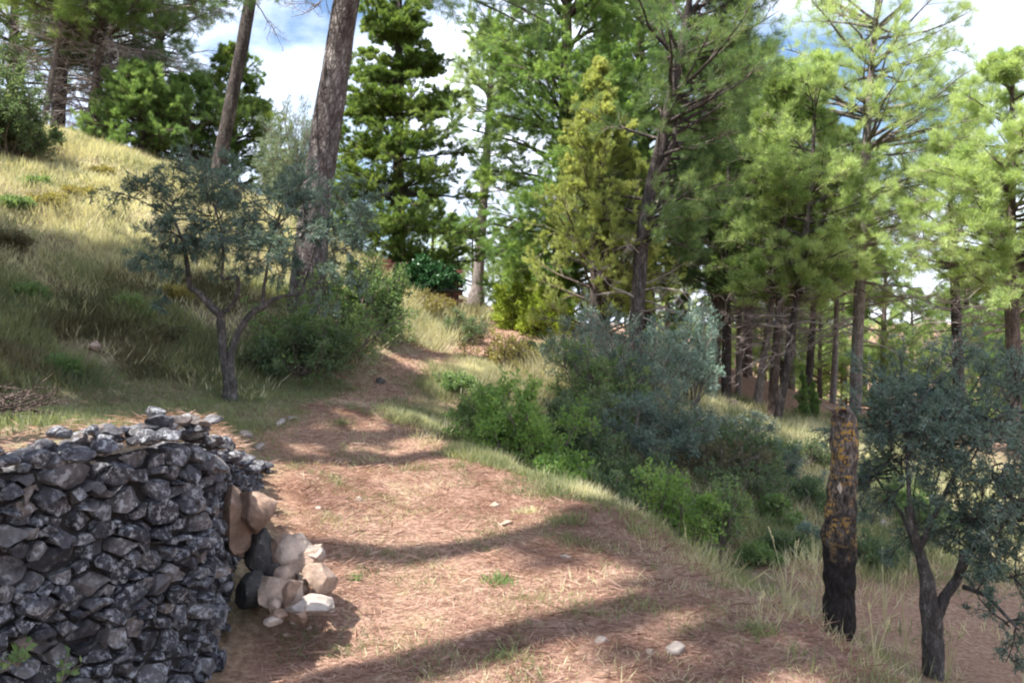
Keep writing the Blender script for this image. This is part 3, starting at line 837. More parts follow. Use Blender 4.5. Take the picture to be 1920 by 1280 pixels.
# knot rim near the top, a dark disc painting its hollow's shade, and torn stub under it
kn = MB()
c = at(1571, 771, 4.8) - pb; c[1] -= 20 * k
an = np.linspace(0, 2 * np.pi, 20, endpoint=False)
ring = lambda rad, dy: np.column_stack([c[0] + rad * np.cos(an) * k, np.full(20, c[1] + dy), c[2] + rad * .8 * np.sin(an) * k])
rv = np.concatenate([ring(14, .014), ring(12, -.012), ring(8, -.010), ring(6, .03)])
fq = [[a * 20 + i, a * 20 + (i + 1) % 20, (a + 1) * 20 + (i + 1) % 20, (a + 1) * 20 + i] for a in range(3) for i in range(20)]
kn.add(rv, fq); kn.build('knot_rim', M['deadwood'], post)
kh = MB(); kh.add(np.concatenate([ring(8.5, .004), [[c[0], c[1] + .006, c[2]]]]), [[i, (i + 1) % 20, 20] for i in range(20)])
kh.build('knot_shade_disc', M['core'], post)  # flat dark disc inside the rim, shade of the hole as colour
st = MB()
a0 = at(1574, 772, 4.8) - pb; a1 = at(1558, 768, 4.76) - pb; a2 = at(1546, 760, 4.72) - pb
trunk_tube(st, [a0, a1, a2], [.017, .009, .003], 8, 2, .15, n=10); st.build('branch_stub', M['twig'], post)
st = MB(); r_ = np.random.default_rng(4)
v = rock_verts(r_, 8, .5, .85) * [.045, .03, .035]; cc = at(1578, 893, 4.8) - pb; cc[1] -= 20 * k
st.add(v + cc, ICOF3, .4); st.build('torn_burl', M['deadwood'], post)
m, t, out = newmat('bare_wood'); finish(t, out, ramp(t, noise(t, 40, 5, .6, stretch=(1, 1, .2)), [(.3, (.25, .21, .17)), (.7, (.5, .45, .38))]), .85)
st = MB(); v = rock_verts(r_, 6, .6, .9) * [.018, .018, .055]; cc = at(1568, 915, 4.8) - pb; cc[1] -= 17 * k
st.add(v + cc, ICOF3, .5); st.build('bare_patch', m, post)

# ------------------------------------------------------------------ trees
def px2(n, Y): return n * Y / F

# big pine on the bank
tp = trunkpx([(572, 590), (577, 520), (590, 400), (608, 260), (632, 110), (655, -20)], 12.5, [(.35, 8.2), (.2, 10.5), (0.1, 12.5)])
bigpine = conifer('pine_tree', 'tall thick pine with flaking grey bark leaning up from the bank behind the olive', 'tree', tp,
        [.265, .245, .215, .205, .19, .175, .15, .10, .03], 'bark_grey', 'pine', 41, f0=.5, R=(2.4, 2.8, 2.2, 1.5, .6), nb=52, elev=(-32, 12), trop1=.0,
        n2=9, r2=.36, n3=4, tuft=4, k=7, L=.12, Wd=.011, dead=8, deadf=(.44, .55), deadR=1.2, sides=22, flare=.25, rough=.08, t2=.35)
r_ = np.random.default_rng(17)
o0 = tp[0]; st_ = np.array([[-2.3, 12.5, 6.4], [-2.25, 12.45, 6.7], [-2.35, 12.4, 6.3], [-2.45, 12.5, 6.35], [-2.4, 12.4, 6.6], [-2.2, 12.3, 6.8]]) - o0
dr_ = np.array([[1, -.15, -.12], [1, .3, -.05], [1, -.6, -.02], [-1, -.3, -.15], [-1, .2, .0], [1, 0, .05]])
BB = level(r_, st_, dr_, np.array([2.6, 3.0, 2.2, 1.7, 1.9, 3.4]), 9, .07, (0, 0, -.04)); mb = MB(); tubes(mb, BB, .035, .008, 6); mb.build('boughs', M['bark_dark'], bigpine)
mb = MB(); s2, d2, l2, i2 = spawn(r_, BB, 16, .3, 1, 50, 14, .3, .6); B2 = level(r_, s2, d2, l2, 5, .12, (0, 0, -.02)); tubes(mb, B2, .007, .003, 3, 1)
s3, d3, l3, i3 = spawn(r_, B2, 4, .25, 1, 45, 15, .5); B3 = level(r_, s3, d3, l3, 4, .12)
leaves(mb, r_, B3, 4, 9, .4, .12, .005, .7, .7, .1, .01, 0, .35); leaves(mb, r_, B2, 5, 9, .6, .12, .005, .7, .7, .1, .01, 0, .35)
mb.build('drooping_needles', [M['pine_dark'], M['twig']], bigpine)
# slender leaning pine
tp = trunkpx([(402, 345), (418, 270), (440, 160), (470, 0)], 17, [(.5, 10.5), (.6, 14), (.3, 17)])
conifer('pine_tree', 'slender dark pine trunk leaning right at the top of the left bank', 'tree', tp, [.15, .13, .125, .115, .095, .06, .02], 'bark_dark', 'pine_dark', 42,
        f0=.72, R=(1.2, 1.6, 1.4, .6), nb=28, n2=7, tuft=3, k=6, L=.13, dead=12, deadf=(.27, .42), deadR=1.2)
# fir
fb0 = at(748, 500, 20); fb0[2] = Hz(fb0[0], fb0[1])
conifer('fir_tree', 'dark tiered fir with drooping layered boughs right of the thick pine', 'tree', [fb0, fb0 + [0, 0, 4], fb0 + [.05, 0, 8.6]], [.16, .11, .02], 'bark_dark', 'fir', 43,
        f0=.03, R=(1.5, 1.95, 1.8, 1.55, 1.3, 1.08, .88, .66, .42, .1), nb=170, elev=(-8, 14), trop1=.015, n2=15, r2=.34, a2=52, flat=.16, n3=4, r3=.62, tuft=6, k=9, L=0.09775, Wd=0.01008, along=.95, spread=.45, up=.2, tiers=10, t2=.12, wander=.06, leaf_on=(1, 2, 3))
# pale pine on the far terrace with dead lower limbs
tp = trunkpx([(891, 592), (892, 550), (894, 543), (897, 520), (903, 420), (912, 300), (918, 200), (925, 60)], 24.5)
conifer('pine_tree', 'thin pale pine with swollen foot, bare lower limbs and yellow green top', 'tree', tp, [.25, .23, .17, .15, .135, .11, .09, .02], 'bark_pale', 'pine_bright', 44, n2=8,
        f0=.68, R=(.9, 1.15, 1.15, .85, .3), nb=54, elev=(5, 40), n3=4, tuft=4, k=7, L=.11, dead=26, deadf=(.38, .68), deadR=1.3, base=.45)
# cedar, juniper, leaning dark pine of the middle group
cb0 = at(1050, 560, 19.5); cb0[2] = Hz(cb0[0], cb0[1])
conifer('cedar_tree', 'broad mid green cedar at the centre with loose drooping sprays', 'tree', [cb0, cb0 + [.1, 0, 4], cb0 + [.2, 0, 10.0]], [.22, .16, .03], 'bark_brown', 'cedar', 45,
        f0=.04, R=(1.5, 2.0, 2.25, 2.3, 2.1, 1.9, 1.6, 1.2, .5), nb=175, elev=(5, 35), trop1=-.03, n2=11, r2=.42, flat=.35, n3=4, tuft=6, k=9, L=0.115, Wd=0.00896, along=.95, spread=.45, r3=.6, up=.1, leaf_on=(1, 2, 3))
cb1 = at(1215, 560, 21.5); cb1[2] = Hz(cb1[0], cb1[1])
conifer('cedar_tree', 'second green cedar showing above and behind the yellow green juniper', 'tree', [cb1, cb1 + [-.1, 0, 4], cb1 + [-.3, 0, 10.5]], [.22, .16, .03], 'bark_brown', 'cedar', 46,
        f0=.08, R=(1.2, 1.7, 1.9, 2.0, 1.9, 1.9, 1.6, 1.1, .5), nb=140, elev=(5, 35), trop1=-.03, n2=10, r2=.42, flat=.35, n3=4, tuft=6, k=9, L=0.115, Wd=0.00896, along=.95, spread=.45, r3=.6, up=.1, leaf_on=(1, 2, 3))
jb = at(1116, 600, 16.4); jb[2] = Hz(jb[0], jb[1])
conifer('juniper_tree', 'yellow green pointed juniper in front of the central cedar', 'tree', [jb, jb + [0, 0, 2.6], jb + [.1, 0, 5.5]], [.12, .08, .015], 'bark_brown', 'juniper', 47,
        f0=.12, R=(1.2, 1.5, 1.55, 1.35, 1.0, .8, .6, .4, .15), nb=120, elev=(10, 55), trop1=.05, n2=10, r2=.42, flat=.9, n3=4, tuft=5, k=7, L=0.07475, Wd=0.00896, along=.8, spread=.5, up=.35, leaf_on=(1, 2, 3))
tp = trunkpx([(1188, 575), (1204, 440), (1222, 340), (1245, 250), (1282, 70), (1302, -60)], 15.5, [(.1, 8.6)])
dk = conifer('pine_tree', 'dark forked pine leaning right in the middle of the grove', 'tree', tp, [.13, .12, .11, .10, .075, .04, .02], 'bark_dark', 'pine_dark', 48,
        f0=.30, R=(1.3, 1.7, 1.9, 1.8, 1.7, 1.4, .6), nb=95, elev=(0, 30), n2=9, n3=4, tuft=5, k=7, L=0.1265, Wd=0.00672, azbias=(1.5, .5, 0), dead=10, deadf=(.15, .34), deadR=1.3)
mb = MB(); q0 = at(1216, 345, 15.5) - tp[0]; q1 = at(1245, 312, 15.4) - tp[0]; q2 = at(1262, 270, 15.4) - tp[0]; q3 = at(1272, 200, 15.4) - tp[0]
trunk_tube(mb, [q0, q1, q2, q3], [.06, .055, .045, .02], 8, 3); mb.build('fork_limb', M['bark_dark'], dk)
tp = trunkpx([(1130, 585), (1130, 500), (1124, 380)], 18, [(0, 6)])
conifer('pine_tree', 'reddish brown trunk half hidden behind the juniper and silver bush', 'tree', tp, [.16, .15, .12, .05], 'bark_brown', 'pine', 49, f0=.45, R=(1.2, 1.4, .6), nb=36, n2=7, tuft=4, k=6, L=.11)
ab = at(1008, 612, 18.6); ab[2] = Hz(ab[0], ab[1])
bush('arborvitae_shrub', 'bright yellow green rounded shrub on the far terrace', 'shrub', ab, (1.05, .9, 1.5), 'arbor', 50, n1=34, n2=9, n3=5, k=6, tuft=4, L=.07, Wd=.03, el=(5, 88), along=.7, spread=.6, up=.4)
# bright pine on the right
tp = trunkpx([(1603, 800), (1606, 690), (1611, 560), (1617, 430), (1622, 310), (1634, 120), (1650, -40), (1664, -230)], 20)
conifer('pine_tree', 'tall bright yellow green pine with pale trunk behind the lichened post', 'tree', tp, [.14, .13, .12, .11, .10, .075, .05, .02], 'bark_pale', 'pine_bright', 51,
        f0=.33, R=(1.7, 1.9, 2.1, 2.4, 2.3, 2.1, 1.8, 1.5, 1.0, .4), nb=125, elev=(-2, 28), trop1=.02, n2=9, r2=.38, n3=4, tuft=5, k=7, L=0.138, Wd=0.00672, tiers=9, dead=26, deadf=(.17, .42), deadR=2.0, t2=.35)
# far right pines
tp = trunkpx([(1905, 800), (1900, 650), (1893, 500), (1895, 300), (1900, 120)], 17)
conifer('pine_tree', 'bright pine with bare silvery twigs at the right edge of the picture', 'tree', tp, [.14, .13, .12, .08, .02], 'bark_brown', 'pine_bright', 52,
        f0=.42, R=(1.7, 1.9, 1.7, 1.5, 1.1, .4), nb=95, elev=(-5, 25), n2=9, r2=.4, n3=4, tuft=6, k=7, L=0.1323, Wd=0.0084, dead=20, deadf=(.3, .6), deadR=1.7)
tp = trunkpx([(1800, 800), (1797, 690), (1793, 600), (1788, 480)], 21, [(-.1, 4.6), (0, 5.8)])
conifer('pine_tree', 'short dark trunked pine between the bright pine and the right edge', 'tree', tp, [.14, .13, .115, .09, .06, .02], 'bark_dark', 'pine_bright', 53,
        f0=.55, R=(1.7, 1.8, 1.5, .8), nb=44, elev=(0, 30), n2=8, tuft=4, k=7, L=.12, dead=18, deadf=(.3, .55), deadR=1.2)
# row of trunks
ROW = [  # pixels, depth, half width px, bark, leaf, label
    ([(1361, 755), (1363, 640), (1360, 480)], 19.5, 11, 'bark_dark', 'pine_dark', 'dark straight trunk first from the left in the row beyond the silver bush', 6.0),
    ([(1384, 772), (1386, 640), (1390, 480)], 20.5, 6.5, 'bark_pale', 'pine', 'thin pale straight trunk right beside the dark first trunk', 6.2),
    ([(1398, 752), (1400, 640), (1405, 500)], 23.5, 6, 'bark_brown', 'pine', 'thin shaded trunk set back behind the two pale trunks', 6.4),
    ([(1417, 785), (1428, 700), (1441, 610), (1458, 470)], 19.8, 9, 'bark_pale', 'pine', 'pale trunk leaning right in the middle of the row', 6.4),
    ([(1446, 790), (1452, 700), (1460, 600), (1468, 450)], 18.8, 11, 'bark_brown', 'pine', 'brown trunk crossing at its foot with a leaning dark trunk', 6.5),
    ([(1456, 800), (1472, 710), (1488, 600), (1504, 480), (1520, 380)], 18.3, 9.5, 'bark_dark', 'pine_bright', 'long leaning trunk dark below and sunlit above', 6.6),
    ([(1514, 768), (1518, 690), (1524, 610), (1530, 450)], 22.5, 9, 'bark_dark', 'pine', 'dark trunk in the shade left of the lichened post', 6.5),
    ([(1561, 775), (1565, 690), (1568, 600), (1572, 460)], 23, 7, 'bark_pale', 'pine_bright', 'thin pale trunk just above the top of the post', 6.2),
]
for i, (pts_, Y, hw, bk, lf, lab, ztop) in enumerate(ROW):
    tp = trunkpx(pts_, Y, [(.1, max(ztop, 1.6 + (600 - pts_[-1][1]) * Y / F + 1.2))])
    rr = px2(hw * .86, Y)
    conifer('pine_tree', lab, 'tree', tp, [rr] + list(np.linspace(rr * .95, rr * .6, len(tp) - 2)) + [.02], bk, lf, 60 + i, f0=.38, R=(1.2, 1.5, 1.6, 1.3, .6), nb=48,
            elev=(0, 30), n2=8, r2=.42, n3=4, tuft=5, k=6, L=0.138, Wd=0.00896, dead=22, deadf=(.24, .5), deadR=1.2, group='pines standing in a row beyond the right bank')
# pines above the row
for i, (px, ytop, Y, lf, lab) in enumerate([
    (1400, 90, 25, 'pine', 'mid green pine top rising left of the cloud gap'),
    (1480, 150, 26, 'pine_bright', 'paler pine top between the cloud gap and the bright pine'),
    (1340, 60, 24, 'pine_dark', 'dark pine top behind the leaning forked pine')]):
    b = at(px, 700, Y); b[2] = Hz(b[0], b[1]); zt = at(px, ytop, Y)[2]
    conifer('pine_tree', lab, 'tree', [b, b + [.1, 0, (zt - b[2]) * .5], [b[0] + .3, b[1], zt]], [.16, .13, .02], 'bark_brown', lf, 80 + i,
            f0=.3, R=(1.6, 1.9, 1.8, 1.5, 1.0, .4), nb=85, n2=9, n3=4, tuft=5, k=7, L=0.1437, Wd=0.00952, dead=8, deadf=(.2, .38))
# left group
def L_tree(lab, pts_, Y, hw, bk, lf, ztop, seed, **kw):
    tp = trunkpx(pts_, Y, [(.15, ztop)]); rr = px2(hw, Y)
    a = dict(f0=.38, R=(1.5, 1.8, 1.8, 1.5, .7), nb=62, n2=8, n3=4, tuft=5, k=7, L=0.1323, Wd=0.00896, dead=14, deadf=(.15, .4), deadR=1.4, group='pines along the crest of the left bank')
    a.update(kw)
    return conifer('pine_tree', lab, 'tree', tp, [rr] + list(np.linspace(rr * .95, rr * .6, len(tp) - 2)) + [.02], bk, lf, seed, **a)
L_tree('thin whitish leaning pine trunk at the upper left', [(80, 240), (96, 150), (112, 60)], 19, 6, 'bark_pale', 'pine_bright', 11.5, 90, f0=.42)
L_tree('stout dark pine trunk beside the thin whitish one', [(106, 240), (112, 170), (122, 60)], 20, 13, 'bark_dark', 'pine', 12.5, 91, f0=.36)
L_tree('brown pine trunk wrapped in dead grey branches at the upper left', [(172, 258), (178, 200), (190, 80)], 19.5, 12, 'bark_brown', 'pine', 11, 92, f0=.42, dead=70, deadf=(.12, .62), deadR=1.7, ndead=6)
L_tree('thin dark stem close right of the brown trunk', [(196, 268), (200, 220), (206, 130)], 21, 7, 'bark_dark', 'pine_dark', 10.5, 93, f0=.4, dead=30, deadf=(.15, .55))
L_tree('dark green pine filling the top left corner', [(20, 200), (26, 100)], 23, 10, 'bark_dark', 'pine_dark', 12.5, 94, f0=.15, nb=70, R=(1.6, 2.3, 2.3, 1.8, .7))
L_tree('pine with drooping dark boughs at the right end of the crest group', [(285, 285), (292, 180), (300, 60)], 23, 11, 'bark_brown', 'pine_dark', 12.5, 95, f0=.38, R=(1.6, 1.9, 1.7, 1.4, .6), dead=46, deadf=(.2, .6), deadR=1.8, ndead=6)
for i, (px, pyb, pyt, Y, rx, lf, lab) in enumerate([
    (268, 300, 135, 19, .95, 'young', 'young bright green conifer on the crest of the bank'),
    (355, 330, 150, 20, 1.0, 'young', 'second young green conifer standing left of the slender leaning trunk'),
    (440, 335, 95, 21.5, 1.05, 'fir', 'pointed young fir behind the slender leaning trunk')]):
    b = at(px, pyb, Y); b[2] = Hz(b[0], b[1]); zt = at(px, pyt, Y)[2]
    conifer('young_conifer', lab, 'tree', [b, b + [0, 0, (zt - b[2]) * .5], [b[0], b[1], zt]], [.1, .07, .015], 'bark_brown', lf, 100 + i, f0=.16,
            R=(rx, rx * 1.25, rx * 1.2, rx * .95, rx * .6, rx * .2), nb=80, elev=(0, 30), trop1=0.0, n2=10, r2=.4, flat=.25, n3=3, tuft=5, k=9, L=0.092, Wd=0.00784, tiers=7, along=.95, spread=.45, r3=.6, leaf_on=(1, 2, 3))
def at_g(px, py, Y):
    b = at(px, py, Y); b[2] = Hz(b[0], b[1]); return b
bush('evergreen_shrub', 'dense dark green shrub at the left edge on top of the bank', 'shrub', at_g(10, 245, 15), (1.2, 1.0, 1.5), 'bush_dark', 110, n1=34, n2=9, n3=5, k=4, L=.06, Wd=.025, el=(15, 88))
bush('feathery_shrub', 'feathery blue grey shrub against the sky left of the thick pine', 'shrub', at_g(535, 400, 18.5), (1.15, 1.0, 2.3), 'grey_shrub', 111, n1=26, n2=9, n3=4, k=4, tuft=4, L=.07, Wd=.012, el=(40, 88), along=.8, spread=.5)

# ------------------------------------------------------------------ olives
def limb_tree(name, label, loc, Y, limbs, leaf, seed, crown_pts, bark='bark_olive', n1=5, ln=.55, **kw):
    """olive: drawn limbs through pixels, then shoots and leaves growing from their ends and from crown_pts (px,py,dY,r)"""
    r = np.random.default_rng(seed); loc = np.asarray(loc, float)
    root = thing(name, label, 'tree', loc); tb = MB()
    for pts_, hw in limbs:
        P = []
        for q in pts_: P.append(at(q[0], q[1], Y + (q[2] if len(q) > 2 else 0)) - loc)
        P = np.array(P)
        trunk_tube(tb, P, np.interp(np.linspace(0, 1, len(P)), np.linspace(0, 1, len(hw)), hw) * Y / F, 12, seed + len(P), .13, n=8 * len(P), flare=0)
    tb.build('trunk', M[bark], root)
    cb = MB(); S0, D0, L0 = [], [], []
    for (px, py, dY, n, ln_, dx, dz) in crown_pts:
        c = at(px, py, Y + dY) - loc
        for _ in range(n):
            S0.append(c + r.normal(size=3) * .05); d = nrm(np.array([dx, 0, dz]) + r.normal(size=3) * .75); D0.append(d); L0.append(ln_ * r.uniform(.6, 1.2))
    B1 = level(r, np.array(S0), np.array(D0), np.array(L0), 7, .16, (0, 0, -.005)); tubes(cb, B1, .007, .003, 4, 1)
    s2, d2, l2, i2 = spawn(r, B1, kw.get('n2', 8), .15, 1, 45, 15, .48); B2 = level(r, s2, d2, l2, 5, .15, (0, 0, -.02)); tubes(cb, B2, .0035, .0018, 3, 1)
    s3, d3, l3, i3 = spawn(r, B2, kw.get('n3', 4), .15, 1, 45, 15, .55); B3 = level(r, s3, d3, l3, 4, .12, (0, 0, -.02)); tubes(cb, B3, .002, .001, 3, 1)
    cl = r.normal(size=len(B2)) * .12
    leaves(cb, r, B3, kw.get('tuft', 7), 2, .05, kw.get('L', .05), kw.get('Wd', .012), .8, .6, .05, .01, 0, .45, cl[i3])
    leaves(cb, r, B2, kw.get('tuft', 7), 2, .2, kw.get('L', .05), kw.get('Wd', .012), .8, .6, .05, .01, 0, .45, cl)
    cb.build('crown', [M[leaf], M['bark_olive']], root)
    return root
ob = hit(431, 752); OY = ob[1]
limb_tree('olive_tree', 'small olive with forked crooked dark trunk on the turf at the foot of the bank', ob, OY, [
    ([(424, 764), (429, 720), (424, 690), (418, 660), (416, 620), (412, 590), (396, 575), (380, 556), (368, 545), (357, 542), (354, 525), (351, 495), (345, 460)], [10, 9.5, 8.5, 7.5, 6.5, 5.5, 5, 3.5]),
    ([(438, 764), (437, 725), (431, 690), (434, 660), (446, 625), (462, 598), (478, 582), (493, 576), (508, 564), (530, 555), (562, 552)], [9, 8.5, 7, 6.5, 6, 6, 4, 2]),
    ([(416, 588), (430, 578), (443, 560), (447, 540), (445, 518), (436, 519), (418, 525), (415, 515), (420, 480)], [4, 4, 4, 3, 2]),
    ([(492, 575), (494, 545), (500, 510), (505, 470)], [4, 3, 2]),
    ([(562, 552), (575, 520), (590, 470)], [2.5, 2, 1.5]),
    ([(345, 460), (330, 420), (310, 390)], [3, 2.5, 2]), ([(420, 480), (415, 430), (400, 380)], [2.5, 2, 1.5]), ([(505, 470), (520, 420), (530, 390)], [2.5, 2, 1.5])],
    'olive', 120, [(320, 400, 0, 6, .75, -.4, .3), (345, 440, -.3, 5, .55, -.3, .2), (330, 350, .3, 5, .6, 0, .6), (400, 400, -.3, 7, .7, 0, .3), (400, 430, .3, 6, .6, 0, 0), (460, 430, -.3, 7, .65, .2, .1),
                   (450, 400, .5, 7, .7, 0, .4), (520, 420, 0, 8, .75, .3, .2), (530, 450, -.4, 6, .6, .2, 0), (570, 440, .2, 6, .65, .3, .2), (620, 440, 0, 4, .6, .5, .1), (600, 480, -.3, 3, .5, .4, -.1), (650, 470, 0, 3, .5, .5, -.1),
                   (350, 500, 0, 3, .4, -.6, 0), (500, 490, 0, 4, .4, 0, .3), (300, 470, 0, 3, .4, -.6, -.1), (650, 400, .4, 4, .55, .3, .1)], tuft=6, Wd=.0095, L=.055)
rb = hit(1752, 1268); RY = rb[1]
limb_tree('olive_tree', 'grey green young olive with several stems to the right of the lichened post', rb, RY, [
    ([(1752, 1290), (1750, 1230), (1748, 1170), (1740, 1120), (1737, 1080), (1722, 1030), (1710, 985), (1700, 950)], [22, 19, 18, 14, 10, 7, 5]),
    ([(1748, 1170), (1770, 1120), (1795, 1085), (1808, 1050, -.1), (1802, 1030, -.1)], [14, 11, 9, 8, 5]),
    ([(1724, 1030), (1745, 980), (1770, 930), (1800, 870), (1850, 810)], [6, 5, 4, 2]), ([(1718, 1010), (1705, 930), (1700, 850), (1712, 780)], [5, 4, 2]),
    ([(1802, 1060), (1840, 1000, -.2), (1880, 960, -.3), (1930, 930, -.4)], [6, 5, 3]), ([(1737, 1085), (1690, 960, .2), (1665, 930, .3), (1640, 890, .3)], [4, 3, 2]), ([(1808, 1100), (1850, 1115, -.2), (1910, 1180, -.4)], [5, 4, 2])],
    'olive', 121, [(1700, 850, 0, 7, .55, 0, .5), (1712, 780, 0, 7, .5, .0, .7), (1680, 900, .2, 6, .4, -.3, .4), (1760, 870, 0, 7, .55, .1, .5), (1800, 860, -.2, 7, .55, .2, .5), (1850, 810, 0, 8, .6, .2, .5), (1820, 760, .2, 6, .5, 0, .6),
                   (1880, 880, -.3, 7, .55, .2, .3), (1850, 960, -.2, 6, .5, .2, .2), (1900, 980, -.3, 6, .5, .3, .1), (1810, 1000, .1, 5, .45, .2, .3), (1770, 960, .1, 4, .4, 0, .4), (1890, 1080, -.2, 4, .4, .3, -.1), (1905, 1150, -.2, 3, .35, .3, -.2),
                   (1830, 1090, -.1, 3, .35, .3, 0), (1740, 820, .3, 6, .5, 0, .5), (1900, 760, .2, 8, .6, .1, .4), (1930, 840, 0, 7, .6, .1, .3), (1665, 830, .2, 4, .35, -.2, .4)], L=.032, Wd=.0075, tuft=7, n2=9)

# ------------------------------------------------------------------ bushes
bush('olive_bush', 'dark grey green olive bush hiding the far end of the right bank', 'shrub', at_g(1190, 745, 12.6), (1.35, 1.2, 1.75), 'olive', 130, n1=30, n2=9, n3=4, k=2, tuft=7, L=.055, Wd=.013, el=(15, 88), wander=.2, along=.8)
bush('silver_bush', 'sunlit silvery olive bush beside the row of pine trunks', 'shrub', at_g(1290, 745, 13.6), (.85, .8, 1.65), 'silver', 131, n1=26, n2=8, n3=4, k=2, tuft=7, L=.055, Wd=.014, el=(30, 88), wander=.2, along=.8)
bush('olive_bush', 'lower dusky olive bush spreading under the silver bush', 'shrub', at_g(1210, 800, 11.2), (.9, .8, .85), 'olive', 132, n1=24, n2=8, n3=4, k=2, tuft=6, L=.055, Wd=.013, el=(10, 80), wander=.2, along=.8)
bush('leafy_bush', 'bright green leafy bush on the bank just right of the path', 'shrub', at_g(975, 900, 9.3), (.75, .65, 1.0), 'bush_bright', 133, n1=26, n2=8, n3=5, k=3, tuft=4, L=.05, Wd=.026, el=(20, 88))
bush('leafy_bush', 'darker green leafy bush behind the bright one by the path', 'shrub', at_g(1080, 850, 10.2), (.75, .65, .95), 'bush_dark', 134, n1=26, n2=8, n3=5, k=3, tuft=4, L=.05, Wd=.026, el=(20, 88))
bush('leafy_bush', 'low green bush nearest the edge of the path', 'shrub', at_g(1060, 915, 8.4), (.55, .5, .5), 'bush_bright', 138, n1=22, n2=8, n3=4, k=3, tuft=4, L=.045, Wd=.024, el=(10, 80))
bush('leafy_bush', 'open light green bush with visible stems in the middle of the right bank', 'shrub', at_g(1250, 950, 8.6), (.75, .7, 1.0), 'bush_bright', 135, n1=16, n2=7, n3=4, k=3, tuft=3, L=.045, Wd=.024, el=(25, 85), stemr=.01)
bush('leafy_bush', 'sparse twiggy bush right of the open light green bush', 'shrub', at_g(1340, 930, 9.2), (.65, .6, .75), 'bush', 136, n1=14, n2=6, n3=4, k=3, tuft=2, L=.045, Wd=.022, el=(20, 80))
bush('leafy_bush', 'mixed green bush spilling from the bank beneath the small olive', 'shrub', at_g(615, 715, 11.4), (1.2, .8, 1.2), 'bush', 137, n1=26, n2=8, n3=4, k=3, tuft=3, L=.05, Wd=.024, el=(10, 85))
bush('leafy_bush', 'yellowish leafy bush at the foot of the thick pine', 'shrub', at_g(665, 640, 12.6), (.85, .7, 1.1), 'bush', 139, n1=28, n2=8, n3=5, k=3, tuft=4, L=.05, Wd=.024, el=(15, 85))
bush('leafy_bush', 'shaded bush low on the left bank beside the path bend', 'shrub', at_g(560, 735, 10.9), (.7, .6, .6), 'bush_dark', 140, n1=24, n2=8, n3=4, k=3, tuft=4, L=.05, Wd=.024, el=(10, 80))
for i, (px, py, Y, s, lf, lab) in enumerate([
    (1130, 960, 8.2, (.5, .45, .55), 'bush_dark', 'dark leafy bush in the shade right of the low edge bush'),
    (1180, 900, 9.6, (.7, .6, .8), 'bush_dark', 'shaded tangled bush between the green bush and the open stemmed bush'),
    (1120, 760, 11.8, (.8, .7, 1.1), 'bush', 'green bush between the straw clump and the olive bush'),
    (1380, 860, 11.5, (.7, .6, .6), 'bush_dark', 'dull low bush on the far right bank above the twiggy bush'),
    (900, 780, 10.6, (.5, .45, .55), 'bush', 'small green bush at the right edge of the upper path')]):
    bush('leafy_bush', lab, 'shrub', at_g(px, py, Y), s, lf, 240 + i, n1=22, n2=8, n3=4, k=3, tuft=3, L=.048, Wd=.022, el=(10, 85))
SC = [(1270, 960, 'bush_dark', .25, 'shaded scrub clump directly behind the path edge'), (1330, 1000, 'bush', .22, 'scrub clump on the bank above the widest part of the path'), (1400, 940, 'bush_dark', .5, 'dark scrub clump on the middle of the right bank'),
      (1450, 900, 'olive', .45, 'greyish scrub clump left of the post'), (1500, 870, 'bush_dark', .4, 'dark scrub near the top left of the post'), (1390, 840, 'olive', .5, 'grey scrub clump under the row of trunks'),
      (1310, 840, 'bush_dark', .5, 'dark scrub right of the dusky olive bush'), (1470, 1040, 'bush_dark', .19, 'low scrub left of the foot of the post'), (1420, 1060, 'bush', .16, 'small scrub at the right path edge'), (1530, 1020, 'olive', .19, 'grey scrub behind the middle of the post'),
      (1640, 1060, 'bush_dark', .35, 'low scrub between the post and the right olive'), (1760, 1000, 'bush', .45, 'green scrub behind the stems of the right olive'), (1350, 900, 'weedy', .5, 'brown dry scrub in the middle of the right bank')]
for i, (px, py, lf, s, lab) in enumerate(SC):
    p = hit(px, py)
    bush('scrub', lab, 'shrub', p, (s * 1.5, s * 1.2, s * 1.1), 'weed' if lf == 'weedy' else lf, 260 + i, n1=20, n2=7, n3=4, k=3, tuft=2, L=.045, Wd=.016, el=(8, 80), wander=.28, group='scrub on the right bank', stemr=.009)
r_ = np.random.default_rng(77)
